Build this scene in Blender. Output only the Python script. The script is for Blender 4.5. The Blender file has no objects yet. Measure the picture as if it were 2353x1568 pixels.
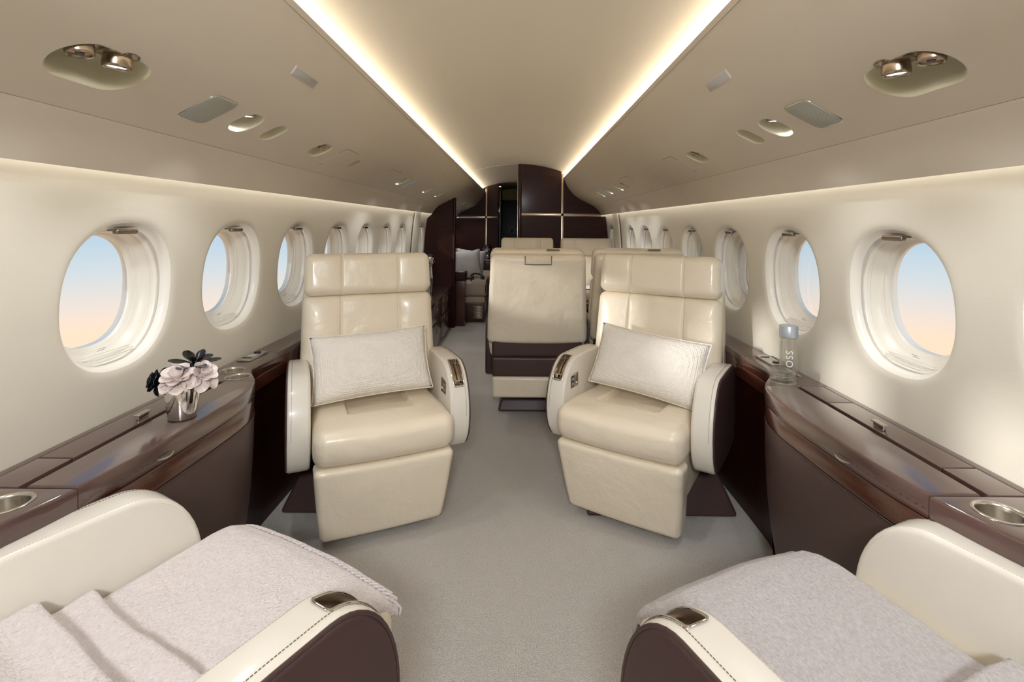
import bpy, bmesh, math, random
from math import sin, cos, pi, radians, sqrt
from mathutils import Vector, Matrix, noise
random.seed(7)
S = bpy.context.scene
COL = S.collection
# ------------------------------------------------------------------ camera, world, sun, exposure
cam_d = bpy.data.cameras.new('camera'); cam = bpy.data.objects.new('camera', cam_d); COL.objects.link(cam)
cam.location = (.03, 0, 1.35); cam.rotation_euler = (radians(90), radians(-.5), 0)
cam_d.sensor_fit = 'HORIZONTAL'; cam_d.sensor_width = 36; cam_d.lens = 36*1150/2353
cam_d.shift_x = -16.5/2353; cam_d.shift_y = -267/2353; cam_d.clip_start = .02
S.camera = cam
S.view_settings.view_transform = 'Standard'; S.view_settings.look = 'None'
S.view_settings.exposure = .36; S.view_settings.gamma = 1; S.view_settings.use_curve_mapping = False
S.cycles.max_bounces = 10; S.cycles.diffuse_bounces = 6; S.cycles.transparent_max_bounces = 16
S.cycles.transmission_bounces = 10; S.cycles.sample_clamp_indirect = 6
S.cycles.caustics_reflective = False; S.cycles.caustics_refractive = False

def lin(c):
    return tuple(((v/255)/12.92 if v/255 <= .04045 else ((v/255+.055)/1.055)**2.4) for v in c) + (1,)

W = bpy.data.worlds.new('dawn_sky'); S.world = W; W.use_nodes = True
nt = W.node_tree; nt.nodes.clear()
tc = nt.nodes.new('ShaderNodeTexCoord'); sp = nt.nodes.new('ShaderNodeSeparateXYZ')
mr = nt.nodes.new('ShaderNodeMapRange'); mr.inputs[1].default_value = -.5; mr.inputs[2].default_value = .5
cr = nt.nodes.new('ShaderNodeValToRGB'); bg = nt.nodes.new('ShaderNodeBackground'); wo = nt.nodes.new('ShaderNodeOutputWorld')
el = cr.color_ramp.elements
el[0].position = .10; el[0].color = lin((240, 205, 175)); el[1].position = .95; el[1].color = lin((120, 165, 205))
for p, c in ((.33, (250, 221, 193)), (.37, (232, 219, 209)), (.42, (206, 215, 219)), (.485, (176, 203, 222))):
    e = el.new(p); e.color = lin(c)
nt.links.new(tc.outputs['Generated'], sp.inputs[0]); nt.links.new(sp.outputs[2], mr.inputs[0])
nt.links.new(mr.outputs[0], cr.inputs[0]); nt.links.new(cr.outputs[0], bg.inputs[0]); nt.links.new(bg.outputs[0], wo.inputs[0])
bg.inputs[1].default_value = .88

def sun(name, strength, elev, az, color, angle):
    d = bpy.data.lights.new(name, 'SUN'); d.energy = strength; d.angle = radians(angle); d.color = color
    o = bpy.data.objects.new(name, d); COL.objects.link(o)
    v = Vector((cos(radians(elev))*sin(radians(az)), cos(radians(elev))*cos(radians(az)), sin(radians(elev))))
    o.rotation_euler = v.to_track_quat('Z', 'Y').to_euler(); return o
sun('sun', 1.9, 8, -108, (1, .97, .93), 4)     # low sun to port, slightly ahead

def area(name, loc, sx, sy, power, color, direction):
    d = bpy.data.lights.new(name, 'AREA'); d.shape = 'RECTANGLE'; d.size = sx; d.size_y = sy; d.energy = power; d.color = color
    o = bpy.data.objects.new(name, d); COL.objects.link(o); o.location = loc
    z = -Vector(direction).normalized(); x = Vector((0, 1, 0)); y = z.cross(x)
    o.rotation_euler = Matrix((x, y, z)).transposed().to_euler(); return o
WARM = (1, .89, .69); SOFTW = (1, .93, .82)
K = 1.15     # depth scale of the cabin
YA, YB = -1.8, 9.3
for s, nm in ((-1, 'port'), (1, 'starboard')):
    area('cove_light_'+nm, (s*.68, (YA+YB)/2, 1.972), YB-YA, .012, 21, WARM, (-s*.45, 0, 1))
    area('cornice_light_'+nm, (s*1.112, (YA+YB)/2, 1.535), YB-YA, .008, 4.8, SOFTW, (s*.8, 0, -.75))
SPOT_W = 7

# ------------------------------------------------------------------ materials
M = {}
def mat(name, col, rough=.5, metal=0., coat=0., spec=.5, bump=None, sheen=0., col2=None, cscale=20, cdetail=4, stretch=(1, 1, 1), trans=0, ior=1.45, emit=None):
    m = bpy.data.materials.new(name); m.use_nodes = True; n = m.node_tree; b = n.nodes['Principled BSDF']
    b.inputs['Base Color'].default_value = lin(col); b.inputs['Roughness'].default_value = rough
    b.inputs['Metallic'].default_value = metal; b.inputs['Coat Weight'].default_value = coat; b.inputs['Coat Roughness'].default_value = .12
    b.inputs['Specular IOR Level'].default_value = spec; b.inputs['Sheen Weight'].default_value = sheen
    b.inputs['Transmission Weight'].default_value = trans; b.inputs['IOR'].default_value = ior
    if emit: b.inputs['Emission Color'].default_value = lin(emit[0]); b.inputs['Emission Strength'].default_value = emit[1]
    t = n.nodes.new('ShaderNodeTexCoord'); mp = n.nodes.new('ShaderNodeMapping'); mp.inputs['Scale'].default_value = stretch
    n.links.new(t.outputs['Object'], mp.inputs[0])
    if col2:
        no = n.nodes.new('ShaderNodeTexNoise'); no.inputs['Scale'].default_value = cscale; no.inputs['Detail'].default_value = cdetail
        r = n.nodes.new('ShaderNodeValToRGB'); r.color_ramp.elements[0].position = .32; r.color_ramp.elements[1].position = .68
        r.color_ramp.elements[0].color = lin(col); r.color_ramp.elements[1].color = lin(col2)
        n.links.new(mp.outputs[0], no.inputs[0]); n.links.new(no.outputs[0], r.inputs[0]); n.links.new(r.outputs[0], b.inputs['Base Color'])
    prev = None
    for (kind, sc, st, dist) in (bump or []):
        if kind == 'noise':
            x = n.nodes.new('ShaderNodeTexNoise'); x.inputs['Detail'].default_value = 4; out = x.outputs[0]; x.inputs['Scale'].default_value = sc
        elif kind == 'voronoi':
            x = n.nodes.new('ShaderNodeTexVoronoi'); out = x.outputs[0]; x.inputs['Scale'].default_value = sc
        n.links.new(mp.outputs[0], x.inputs[0])
        bp = n.nodes.new('ShaderNodeBump'); bp.inputs['Strength'].default_value = st; bp.inputs['Distance'].default_value = dist
        n.links.new(out, bp.inputs['Height'])
        if prev: n.links.new(prev.outputs[0], bp.inputs['Normal'])
        prev = bp
    if prev: n.links.new(prev.outputs[0], b.inputs['Normal'])
    M[name] = m; return m
mat('cream_leather', (234, 223, 203), .32, spec=.5, coat=.15, bump=[('noise', 8, .5, .02), ('voronoi', 420, .06, .001)])
mat('arm_leather', (226, 221, 211), .34, spec=.5, coat=.12, bump=[('noise', 5, .12, .02), ('voronoi', 420, .06, .001)])
mat('brown_leather', (72, 53, 51), .42, spec=.5, bump=[('voronoi', 500, .12, .001)])
mat('wood', (64, 33, 24), .22, coat=.7, col2=(80, 42, 29), cscale=7, cdetail=6, stretch=(6, .8, 6), bump=[('noise', 30, .03, .002)])
mat('wood_top', (80, 60, 56), .30, coat=1, col2=(88, 66, 60), cscale=5, cdetail=6, stretch=(8, .8, 8))
mat('wood_bulkhead', (42, 14, 9), .42, coat=.06, spec=.2, col2=(56, 22, 13), cscale=8, cdetail=6, stretch=(.8, 6, 8))
mat('carpet', (198, 192, 186), .95, spec=.1, sheen=.3, col2=(232, 226, 218), cscale=230, cdetail=3, bump=[('noise', 230, 1.0, .012), ('noise', 3, .3, .03)])
mat('wall_cover', (216, 211, 198), .62, spec=.3, bump=[('noise', 55, .12, .004), ('noise', 2.5, .15, .03)], stretch=(1, .5, 1))
mat('ceiling_cover', (212, 204, 191), .62, spec=.3, bump=[('noise', 90, .05, .002)])
mat('window_liner', (236, 231, 220), .32, spec=.5)
mat('window_trim', (240, 236, 228), .28, spec=.5)
mat('steel', (205, 200, 192), .22, metal=1, bump=[('noise', 60, .04, .001)], stretch=(1, 1, 12))
mat('chrome', (225, 222, 220), .06, metal=1)
mat('bronze_metal', (170, 155, 140), .24, metal=1)
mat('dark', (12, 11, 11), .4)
mat('black_plastic', (24, 24, 27), .35)
mat('recess_paint', (214, 210, 186), .3, spec=.5)
mat('stitch', (120, 112, 98), .8)
mat('seam', (120, 106, 86), .8)
mat('grey_lens', (160, 170, 172), .3, emit=((160, 170, 172), .12))
mat('label_grey', (190, 190, 192), .4)
mat('white_cloth', (232, 228, 224), .9, spec=.1, sheen=.4)
mat('grey_cloth', (196, 194, 190), .9, spec=.1, sheen=.3, bump=[('noise', 300, .3, .002)])
mat('sofa_leather', (176, 160, 144), .45)
mat('paper', (235, 238, 242), .6)
mat('petal_white', (222, 210, 206), .35, spec=.5)
mat('petal_black', (20, 20, 24), .25, spec=.6)
mat('silver_foil', (220, 218, 215), .08, metal=1)
mat('cap_silver', (190, 200, 212), .3, metal=.6)
mat('print_white', (245, 245, 245), .5)
mat('lamp_lens', (255, 255, 255), .4, emit=((250, 250, 255), 9))
mat('fill_glass', (255, 250, 242), .4, emit=((255, 248, 238), 2))  # glowing face of the added fill lamp
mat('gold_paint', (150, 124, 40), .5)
mat('handle_bronze', (150, 138, 125), .25, metal=1)
def blanket_mat(name, c1, c2):
    return mat(name, c1, .95, spec=.05, sheen=.6, col2=c2, cscale=170, cdetail=8, stretch=(1, .7, 1), bump=[('noise', 240, .9, .006), ('noise', 70, .5, .006)])
blanket_mat('blanket_pink', (226, 219, 220), (214, 202, 200)); blanket_mat('blanket_grey', (196, 191, 193), (176, 168, 169))
# woven pillow: small raised knots
m = mat('woven', (238, 232, 224), .85, spec=.15, sheen=.2); n = m.node_tree; b = n.nodes['Principled BSDF']
t = n.nodes.new('ShaderNodeTexCoord'); v = n.nodes.new('ShaderNodeTexVoronoi'); v.inputs['Scale'].default_value = 135; v.inputs['Randomness'].default_value = .25
bp = n.nodes.new('ShaderNodeBump'); bp.inputs['Strength'].default_value = .8; bp.inputs['Distance'].default_value = .005; bp.invert = True
n.links.new(t.outputs['Object'], v.inputs[0]); n.links.new(v.outputs[0], bp.inputs['Height']); n.links.new(bp.outputs[0], b.inputs['Normal'])
# perforated speaker plate
m = mat('speaker_mesh', (120, 122, 116), .4); n = m.node_tree; b = n.nodes['Principled BSDF']
t = n.nodes.new('ShaderNodeTexCoord'); v = n.nodes.new('ShaderNodeTexVoronoi'); v.inputs['Scale'].default_value = 400; v.inputs['Randomness'].default_value = 0
r = n.nodes.new('ShaderNodeValToRGB'); r.color_ramp.elements[0].position = .30; r.color_ramp.elements[1].position = .42
r.color_ramp.elements[0].color = lin((40, 42, 42)); r.color_ramp.elements[1].color = lin((176, 178, 170))
n.links.new(t.outputs['Object'], v.inputs[0]); n.links.new(v.outputs[0], r.inputs[0]); n.links.new(r.outputs[0], b.inputs['Base Color'])
# thin window pane
m = bpy.data.materials.new('pane_glass'); m.use_nodes = True; n = m.node_tree; n.nodes.clear()
o_ = n.nodes.new('ShaderNodeOutputMaterial'); mx = n.nodes.new('ShaderNodeMixShader'); tr = n.nodes.new('ShaderNodeBsdfTransparent')
gl = n.nodes.new('ShaderNodeBsdfGlossy'); gl.inputs['Roughness'].default_value = .02; fr = n.nodes.new('ShaderNodeFresnel'); fr.inputs[0].default_value = 1.12
n.links.new(fr.outputs[0], mx.inputs[0]); n.links.new(tr.outputs[0], mx.inputs[1]); n.links.new(gl.outputs[0], mx.inputs[2]); n.links.new(mx.outputs[0], o_.inputs[0])
M['pane_glass'] = m
# clear glass ware: refracts, still lets light through to what stands behind
for nm_, fac_ in (('clear_glass', .25), ('cut_glass', .65), ('water', .08)):
    m = bpy.data.materials.new(nm_); m.use_nodes = True; n = m.node_tree; n.nodes.clear()
    o_ = n.nodes.new('ShaderNodeOutputMaterial'); mx = n.nodes.new('ShaderNodeMixShader'); mx.inputs[0].default_value = fac_
    g = n.nodes.new('ShaderNodeBsdfGlass'); g.inputs['IOR'].default_value = 1.33 if nm_ == 'water' else 1.45; g.inputs['Roughness'].default_value = 0; g.inputs['Color'].default_value = (1, 1, 1, 1)
    tr = n.nodes.new('ShaderNodeBsdfTransparent')
    n.links.new(tr.outputs[0], mx.inputs[1]); n.links.new(g.outputs[0], mx.inputs[2]); n.links.new(mx.outputs[0], o_.inputs[0]); M[nm_] = m

# ------------------------------------------------------------------ helpers
def link(name, me, m, parent=None, mtx=None):
    o = bpy.data.objects.new(name, me); COL.objects.link(o)
    if m: me.materials.append(M[m])
    if parent: o.parent = parent
    if mtx is not None: o.matrix_local = mtx
    return o
def mk(name, vf, m, parent=None, ang=40, mtx=None, smooth=True):
    v, f = vf
    me = bpy.data.meshes.new(name); me.from_pydata([tuple(p) for p in v], [], f)
    bm = bmesh.new(); bm.from_mesh(me); bmesh.ops.recalc_face_normals(bm, faces=bm.faces); bm.to_mesh(me); bm.free()
    if smooth:
        me.polygons.foreach_set('use_smooth', [True]*len(me.polygons)); me.set_sharp_from_angle(angle=radians(ang))
    me.update()
    return link(name, me, m, parent, mtx)
def raw(name, vf, m, parent=None, ang=40):   # keeps the face order (open surfaces)
    v, f = vf
    me = bpy.data.meshes.new(name); me.from_pydata([tuple(p) for p in v], [], f)
    me.polygons.foreach_set('use_smooth', [True]*len(me.polygons)); me.set_sharp_from_angle(angle=radians(ang)); me.update()
    return link(name, me, m, parent)
def join(*parts):
    V, F = [], []
    for v, f in parts:
        k = len(V); V += [tuple(p) for p in v]; F += [tuple(i+k for i in q) for q in f]
    return V, F
def xf(vf, mt): return [mt @ Vector(p) for p in vf[0]], vf[1]
def T(x, y, z): return Matrix.Translation((x, y, z))
def RX(a): return Matrix.Rotation(radians(a), 4, 'X')
def RY(a): return Matrix.Rotation(radians(a), 4, 'Y')
def RZ(a): return Matrix.Rotation(radians(a), 4, 'Z')
def empty(name, loc, rz, label, cat, group=None):
    o = bpy.data.objects.new(name, None); o.empty_display_size = .1; COL.objects.link(o)
    o.location = loc; o.rotation_euler = (0, 0, radians(rz)); tag(o, label, cat, group); return o
def tag(o, label=None, cat=None, group=None, kind=None):
    if label: o['label'] = label
    if cat: o['category'] = cat
    if group: o['group'] = group
    if kind: o['kind'] = kind
    return o
def rbox(sx, sy, sz, r, n=(2, 2, 2), k=4, fn=None, c=(0, 0, 0)):
    """box with rounded edges, evenly gridded; fn bends each point"""
    h = [sx/2, sy/2, sz/2]; r = min(r, *h); ax = []
    for a in range(3):
        core = h[a]-r; e = [r*math.tan(pi/4*i/k) for i in range(k+1)]
        L = [-core-q for q in reversed(e)] + [-core+2*core*i/n[a] for i in range(1, n[a])] + [core+q for q in e]
        ax.append(L)
    V = []; idx = {}; F = []
    N = [len(a)-1 for a in ax]
    def vid(i, j, l):
        key = (i, j, l)
        if key in idx: return idx[key]
        p = [ax[0][i], ax[1][j], ax[2][l]]
        q = [max(-(h[a]-r), min(h[a]-r, p[a])) for a in range(3)]
        d = Vector([p[a]-q[a] for a in range(3)])
        if d.length > 1e-9: d = d.normalized()*r
        w = Vector(q)+d+Vector(c)
        if fn: w = Vector(fn(w.x, w.y, w.z))
        idx[key] = len(V); V.append(w); return idx[key]
    for i in range(N[0]):
        for j in range(N[1]):
            F.append((vid(i, j, 0), vid(i, j+1, 0), vid(i+1, j+1, 0), vid(i+1, j, 0)))
            F.append((vid(i, j, N[2]), vid(i+1, j, N[2]), vid(i+1, j+1, N[2]), vid(i, j+1, N[2])))
        for l in range(N[2]):
            F.append((vid(i, 0, l), vid(i+1, 0, l), vid(i+1, 0, l+1), vid(i, 0, l+1)))
            F.append((vid(i, N[1], l), vid(i, N[1], l+1), vid(i+1, N[1], l+1), vid(i+1, N[1], l)))
    for j in range(N[1]):
        for l in range(N[2]):
            F.append((vid(0, j, l), vid(0, j, l+1), vid(0, j+1, l+1), vid(0, j+1, l)))
            F.append((vid(N[0], j, l), vid(N[0], j+1, l), vid(N[0], j+1, l+1), vid(N[0], j, l+1)))
    return V, F
def offs(P, d):
    n = len(P); A = sum(P[i][0]*P[(i+1) % n][1]-P[(i+1) % n][0]*P[i][1] for i in range(n)); sg = 1 if A > 0 else -1
    out = []
    for i in range(n):
        a, b, c = Vector(P[i-1]), Vector(P[i]), Vector(P[(i+1) % n])
        e1 = (b-a); e2 = (c-b)
        e1 = e1.normalized() if e1.length > 1e-9 else e2.normalized(); e2 = e2.normalized() if e2.length > 1e-9 else e1
        n1 = Vector((-e1.y, e1.x))*sg; n2 = Vector((-e2.y, e2.x))*sg
        m_ = n1+n2
        m_ = m_/max(m_.length_squared, .6)*2 if m_.length > 1e-6 else n1
        out.append((b.x+m_.x*d, b.y+m_.y*d))
    return out
def prism(P, t0, t1, r=.004, k=3, to=lambda u, v, t: (u, v, t), dome=0, both=True):
    """solid with outline P between t0 and t1, rounded rims; dome raises the t1 cap"""
    rings = []
    if both:
        for i in range(k+1):
            a = pi/2*i/k; rings.append((offs(P, r*(1-sin(a))), t0+r*(1-cos(a))*(1 if t1 > t0 else -1)))
    else: rings.append((list(P), t0))
    sg = 1 if t1 > t0 else -1
    for i in range(k+1):
        a = pi/2*i/k; rings.append((offs(P, r*(1-cos(a))), t1-sg*r*(1-sin(a))))
    if dome:
        base = rings[-1]
        cx = sum(p[0] for p in base[0])/len(P); cy = sum(p[1] for p in base[0])/len(P)
        for q in (.92, .8, .6, .35, .12):
            rings.append(([(cx+(p[0]-cx)*q, cy+(p[1]-cy)*q) for p in base[0]], base[1]+sg*dome*(1-q*q)))
    V = []; F = []; n = len(P)
    for ring, t in rings:
        V += [to(p[0], p[1], t) for p in ring]
    for j in range(len(rings)-1):
        for i in range(n):
            a = j*n+i; b = j*n+(i+1) % n; F.append((a, b, b+n, a+n))
    F.append(tuple(range(n))[::-1]); F.append(tuple(range((len(rings)-1)*n, len(rings)*n)))
    return V, F
def lathe(prof, n=32, c=(0, 0, 0)):
    V = []; F = []
    for r, z in prof:
        for i in range(n): V.append((c[0]+r*cos(2*pi*i/n), c[1]+r*sin(2*pi*i/n), c[2]+z))
    for j in range(len(prof)-1):
        for i in range(n):
            a = j*n+i; b = j*n+(i+1) % n; F.append((a, b, b+n, a+n))
    if prof[0][0] > 1e-5: F.append(tuple(range(n))[::-1])
    if prof[-1][0] > 1e-5: F.append(tuple(range((len(prof)-1)*n, len(prof)*n)))
    return V, F
def lathe_open(prof, n=32):
    v, f = lathe([(max(r, 1e-6), z) for r, z in prof], n); return v, [q for q in f if len(q) == 4]
def tube(path, r, n=8, closed=False, rad=None, cap=True):
    P = [Vector(p) for p in path]; L = len(P); V = []; F = []; up = None
    for i in range(L):
        if closed: t = P[(i+1) % L]-P[i-1]
        else: t = P[min(i+1, L-1)]-P[max(i-1, 0)]
        t = t.normalized() if t.length > 1e-9 else Vector((0, 0, 1))
        if up is None: up = t.orthogonal().normalized()
        up = (up-t*up.dot(t)); up = up.normalized() if up.length > 1e-6 else t.orthogonal().normalized()
        s = t.cross(up); rr = rad[i] if rad else r
        for q in range(n): V.append(P[i]+up*rr*cos(2*pi*q/n)+s*rr*sin(2*pi*q/n))
    for i in range(L if closed else L-1):
        for q in range(n):
            a = i*n+q; b = i*n+(q+1) % n; c2 = ((i+1) % L)*n+(q+1) % n; d = ((i+1) % L)*n+q; F.append((a, b, c2, d))
    if not closed and cap: F.append(tuple(range(n))[::-1]); F.append(tuple(range((L-1)*n, L*n)))
    return V, F
def box(x0, x1, y0, y1, z0, z1, r=.003, k=2):
    return rbox(x1-x0, y1-y0, z1-z0, r, (1, 1, 1), k, c=((x0+x1)/2, (y0+y1)/2, (z0+z1)/2))
def stadium(a, b, r, k=8, c=(0, 0)):
    """rounded rectangle outline half sizes a,b"""
    P = []
    for (sx, sy, st) in ((1, 1, 0), (-1, 1, 90), (-1, -1, 180), (1, -1, 270)):
        for i in range(k+1):
            t = radians(st+90*i/k); P.append((c[0]+sx*(a-r)+r*cos(t), c[1]+sy*(b-r)+r*sin(t)))
    return P
def lerp_tab(tab, x):
    if x <= tab[0][0]: return tab[0][1]
    for (a, b), (c, d) in zip(tab, tab[1:]):
        if x <= c: return b+(d-b)*(x-a)/(c-a)
    return tab[-1][1]
def smooth_tab(tab, x):
    """catmull-rom through (x,y) points"""
    n = len(tab)
    if x <= tab[0][0]: return tab[0][1]
    if x >= tab[-1][0]: return tab[-1][1]
    for i in range(n-1):
        if x <= tab[i+1][0]:
            x0, y0 = tab[i]; x1, y1 = tab[i+1]; h = x1-x0; t = (x-x0)/h
            def sl(j):
                if j == 0: return (tab[1][1]-tab[0][1])/(tab[1][0]-tab[0][0])
                if j == n-1: return (tab[-1][1]-tab[-2][1])/(tab[-1][0]-tab[-2][0])
                return (tab[j+1][1]-tab[j-1][1])/(tab[j+1][0]-tab[j-1][0])
            m0, m1 = sl(i)*h, sl(i+1)*h
            return (2*t**3-3*t*t+1)*y0+(t**3-2*t*t+t)*m0+(-2*t**3+3*t*t)*y1+(t**3-t*t)*m1
def dup(o, parent=None):
    c = o.copy(); COL.objects.link(c)
    if parent: c.parent = parent
    for ch in list(o.children): dup(ch, c)
    return c
def extr(P, y0, y1, ny=1, flip=False):
    """open profile P in (x,z) extruded along y"""
    V = []; F = []; n = len(P)
    for j in range(ny+1):
        y = y0+(y1-y0)*j/ny; V += [(p[0], y, p[1]) for p in P]
    for j in range(ny):
        for i in range(n-1):
            q = (j*n+i, j*n+i+1, (j+1)*n+i+1, (j+1)*n+i); F.append(q[::-1] if flip else q)
    return V, F

# ------------------------------------------------------------------ cabin cross-section
UP = [(.61, 1.977), (.625, 1.925), (.67, 1.835), (.76, 1.735), (.88, 1.665), (1.0, 1.605)]
LOW = [(1.0, 1.605), (1.06, 1.553), (1.107, 1.487)]
UPS = [(x, smooth_tab(UP, x)) for x in [.61+.39*(i/26)**1.4 for i in range(27)]]
LOWS = [(x, smooth_tab(LOW, x)) for x in [1.0+.107*i/8 for i in range(9)]]
def arch(x): return 2.15-.125*(abs(x)/.66)**2.0
def ceil_z(x):
    x = abs(x)
    return arch(x) if x < .61 else (smooth_tab(UP, x) if x <= 1.0 else smooth_tab(LOW, x))
WP = [(0, 1.16), (.2, 1.18), (.45, 1.195), (.75, 1.205), (1.0, 1.207), (1.2, 1.196), (1.4, 1.176), (1.52, 1.155), (1.62, 1.125)]
def wx(z): return smooth_tab(WP, z)

# ------------------------------------------------------------------ floor
fl = mk('floor', box(-1.22, 1.22, YA, 11.2, -.03, 0, .001), 'carpet'); tag(fl, 'light grey-beige wool carpet of the cabin aisle', kind='structure')
# ------------------------------------------------------------------ centre ceiling
P = [(x, arch(x)) for x in [-.77+1.54*i/48 for i in range(49)]]
P = [(-.77, 1.955), ] + P + [(.77, 1.955)]
P = [(-.612, 1.955)] + P + [(.612, 1.955)]
ce = raw('ceiling', extr(P, YA, 11.2, 40), 'ceiling_cover'); tag(ce, 'cream arched centre ceiling between two glowing coves', kind='structure')
# ------------------------------------------------------------------ side ceiling panels with recesses
def tangent(x):
    e = .004; d = Vector((2*e, 0, ceil_z(x+e)-ceil_z(x-e))).normalized(); return d
def cframe(s, x, y):
    """frame on the side ceiling: u outboard/down, v aft, w into the cabin"""
    d = tangent(x); u = Vector((s*d.x, 0, d.z)); nrm = Vector((s*d.z, 0, -d.x)); nrm = nrm if nrm.z < 0 else -nrm
    vv = Vector((0, 1, 0)); m_ = Matrix.Identity(4)
    for i in range(3): m_[i][0] = u[i]; m_[i][1] = vv[i]; m_[i][2] = nrm[i]; 
    m_.translation = Vector((s*x, y, ceil_z(x))); return m_
def slab_profile(L, y0, y1, s, th=.012, step=.15):
    P = [(s*x, z) for x, z in L]; B = []
    for i, (x, z) in enumerate(L):
        a = L[max(i-1, 0)]; b = L[min(i+1, len(L)-1)]; d = Vector((b[0]-a[0], b[1]-a[1])).normalized()
        B.append((s*(x-d.y*th), z+d.x*th))
    ring = P+B[::-1]; n = len(ring); ny = max(1, int((y1-y0)/step)); V = []; F = []
    for j in range(ny+1):
        y = y0+(y1-y0)*j/ny; V += [(p[0], y, p[1]) for p in ring]
    for j in range(ny):
        for i in range(n):
            a = j*n+i; b = j*n+(i+1) % n; F.append((a, b, b+n, a+n))
    h = len(P)
    for e, o in ((0, 0), (ny*n, 1)):
        for i in range(h-1): 
            q = (e+i, e+i+1, e+n-2-i, e+n-1-i); F.append(q)
    return V, F
HOLES = {-1: [(.862, .925, .062, .094, .06), (.862, 1.42, .054, .048, .048), (.862, 1.575, .052, .036, .036), (.862, 1.94, .05, .06, .045),
              (.862, 3.32, .055, .062, .05), (.862, 4.21, .05, .075, .05), (.862, 4.82, .05, .085, .05), (.862, 6.17, .05, .085, .05), (.862, 6.9, .05, .085, .05), (.862, 7.66, .05, .085, .05)],
         1: [(.862, .925, .062, .094, .06), (.862, 1.42, .054, .048, .048), (.862, 1.57, .052, .036, .036), (.862, 2.04, .05, .06, .045),
             (.862, 3.487, .055, .05, .045), (.862, 3.69, .055, .05, .045), (.862, 3.92, .055, .035, .035), (.862, 4.10, .055, .05, .045), (.862, 4.47, .055, .05, .045), (.862, 4.69, .055, .04, .04)]}
for s in (-1, 1):
    nm = 'left' if s < 0 else 'right'
    side = bpy.data.objects.new('ceiling_'+nm, None); COL.objects.link(side); tag(side, 'sloping cream side ceiling, %s of the cove' % nm, kind='structure')
    up = mk('upper_panel', slab_profile(UPS, YA, YB, s), 'ceiling_cover', None, 25)
    cv = join(*[xf(prism(stadium(a, b*K, r, 10), -.05, .05, .0005, 1), cframe(s, x, y*K)) for (x, y, a, b, r) in HOLES[s]])
    cut = mk('cutter', cv, None)
    md = up.modifiers.new('b', 'BOOLEAN'); md.operation = 'DIFFERENCE'; md.object = cut; md.solver = 'EXACT'
    dg = bpy.context.evaluated_depsgraph_get(); me = bpy.data.meshes.new_from_object(up.evaluated_get(dg)); up.modifiers.clear(); up.data = me
    me.polygons.foreach_set('use_smooth', [True]*len(me.polygons)); me.set_sharp_from_angle(angle=radians(25))
    bpy.data.objects.remove(cut); up.parent = side
    for y0, y1 in ((YA, 2.948), (2.951, 4.658), (4.661, YB)):
        L = [(x+.0012, z-.001) for x, z in LOWS[:1]] + LOWS[1:]
        mk('lower_panel', slab_profile(L, y0, y1, s, .012, .3), 'ceiling_cover', side, 25)
    # trough closures that hide the light strips
    raw('cove_trough', extr([(s*.619, 1.965), (s*.64, 1.952), (s*.78, 1.952)], YA, YB, 1), 'ceiling_cover', side)
    raw('cornice_trough', extr([(s*1.005, 1.62), (s*1.07, 1.66), (s*1.13, 1.645), (s*1.128, 1.61)], YA, YB, 1), 'ceiling_cover', side)

# ------------------------------------------------------------------ side walls with window bays
def soval(t, a, b, e=2.35):
    c, s_ = cos(t), sin(t)
    return (a*math.copysign(abs(c)**(2/e), c), b*math.copysign(abs(s_)**(2/e), s_))
PITCH, W0, WZ = .61, 1.564, 1.118
ZLO, ZHI = .55, 1.62
HA, HB = .199, .212     # inner lip half sizes
def wpt(s, y, z, d): return (s*(wx(z)+d), y, z)
def bay(s, ya, yb, has):
    V, F = [], []; yc = (ya+yb)/2; hw = (yb-ya)/2; a0 = 0
    angs = [2*pi*i/72 for i in range(72)]
    corners = [math.atan2(zz-WZ, yy) % (2*pi) for yy in (-hw-a0, hw-a0) for zz in (ZLO, ZHI)]
    angs = sorted(set([round(a, 6) for a in angs if min(abs(a-c) for c in corners) > .03]+[round(c, 6) for c in corners]))
    n = len(angs)
    def rect(t):
        c, s_ = cos(t), sin(t); k = []
        if c > 1e-9: k.append((hw-a0)/c)
        if c < -1e-9: k.append((-hw-a0)/c)
        if s_ > 1e-9: k.append((ZHI-WZ)/s_)
        if s_ < -1e-9: k.append((ZLO-WZ)/s_)
        k = min(k); return (c*k, s_*k)
    # oval points taken by true direction angle
    def oval(t, a, b, e=2.35):
        c, s_ = cos(t), sin(t); k = (abs(c/a)**e+abs(s_/b)**e)**(-1/e); return (c*k, s_*k)
    rings = []
    if has:
        for (ea, eb, d) in ((HA+.015, HB+.015, .0065), (HA+.022, HB+.022, .0028), (HA+.030, HB+.030, .0008), (HA+.042, HB+.042, 0)):
            rings.append([wpt(s, yc+a0+oval(t, ea, eb)[0], WZ+oval(t, ea, eb)[1], d) for t in angs])
        start = (HA+.042, HB+.042)
    else: start = (.01, .01)
    for q in (.12, .3, .55, .8, 1):
        R = []
        for t in angs:
            o_, r_ = oval(t, *start), rect(t); y = o_[0]+(r_[0]-o_[0])*q; z = o_[1]+(r_[1]-o_[1])*q
            R.append(wpt(s, yc+a0+y, WZ+z, 0))
        rings.append(R)
    for R in rings: V += R
    for j in range(len(rings)-1):
        for i in range(n):
            a = j*n+i; b = j*n+(i+1) % n; F.append((a, b, b+n, a+n))
    if not has: F.append(tuple(range(n)))
    return V, F
wcount = [0]
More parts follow.
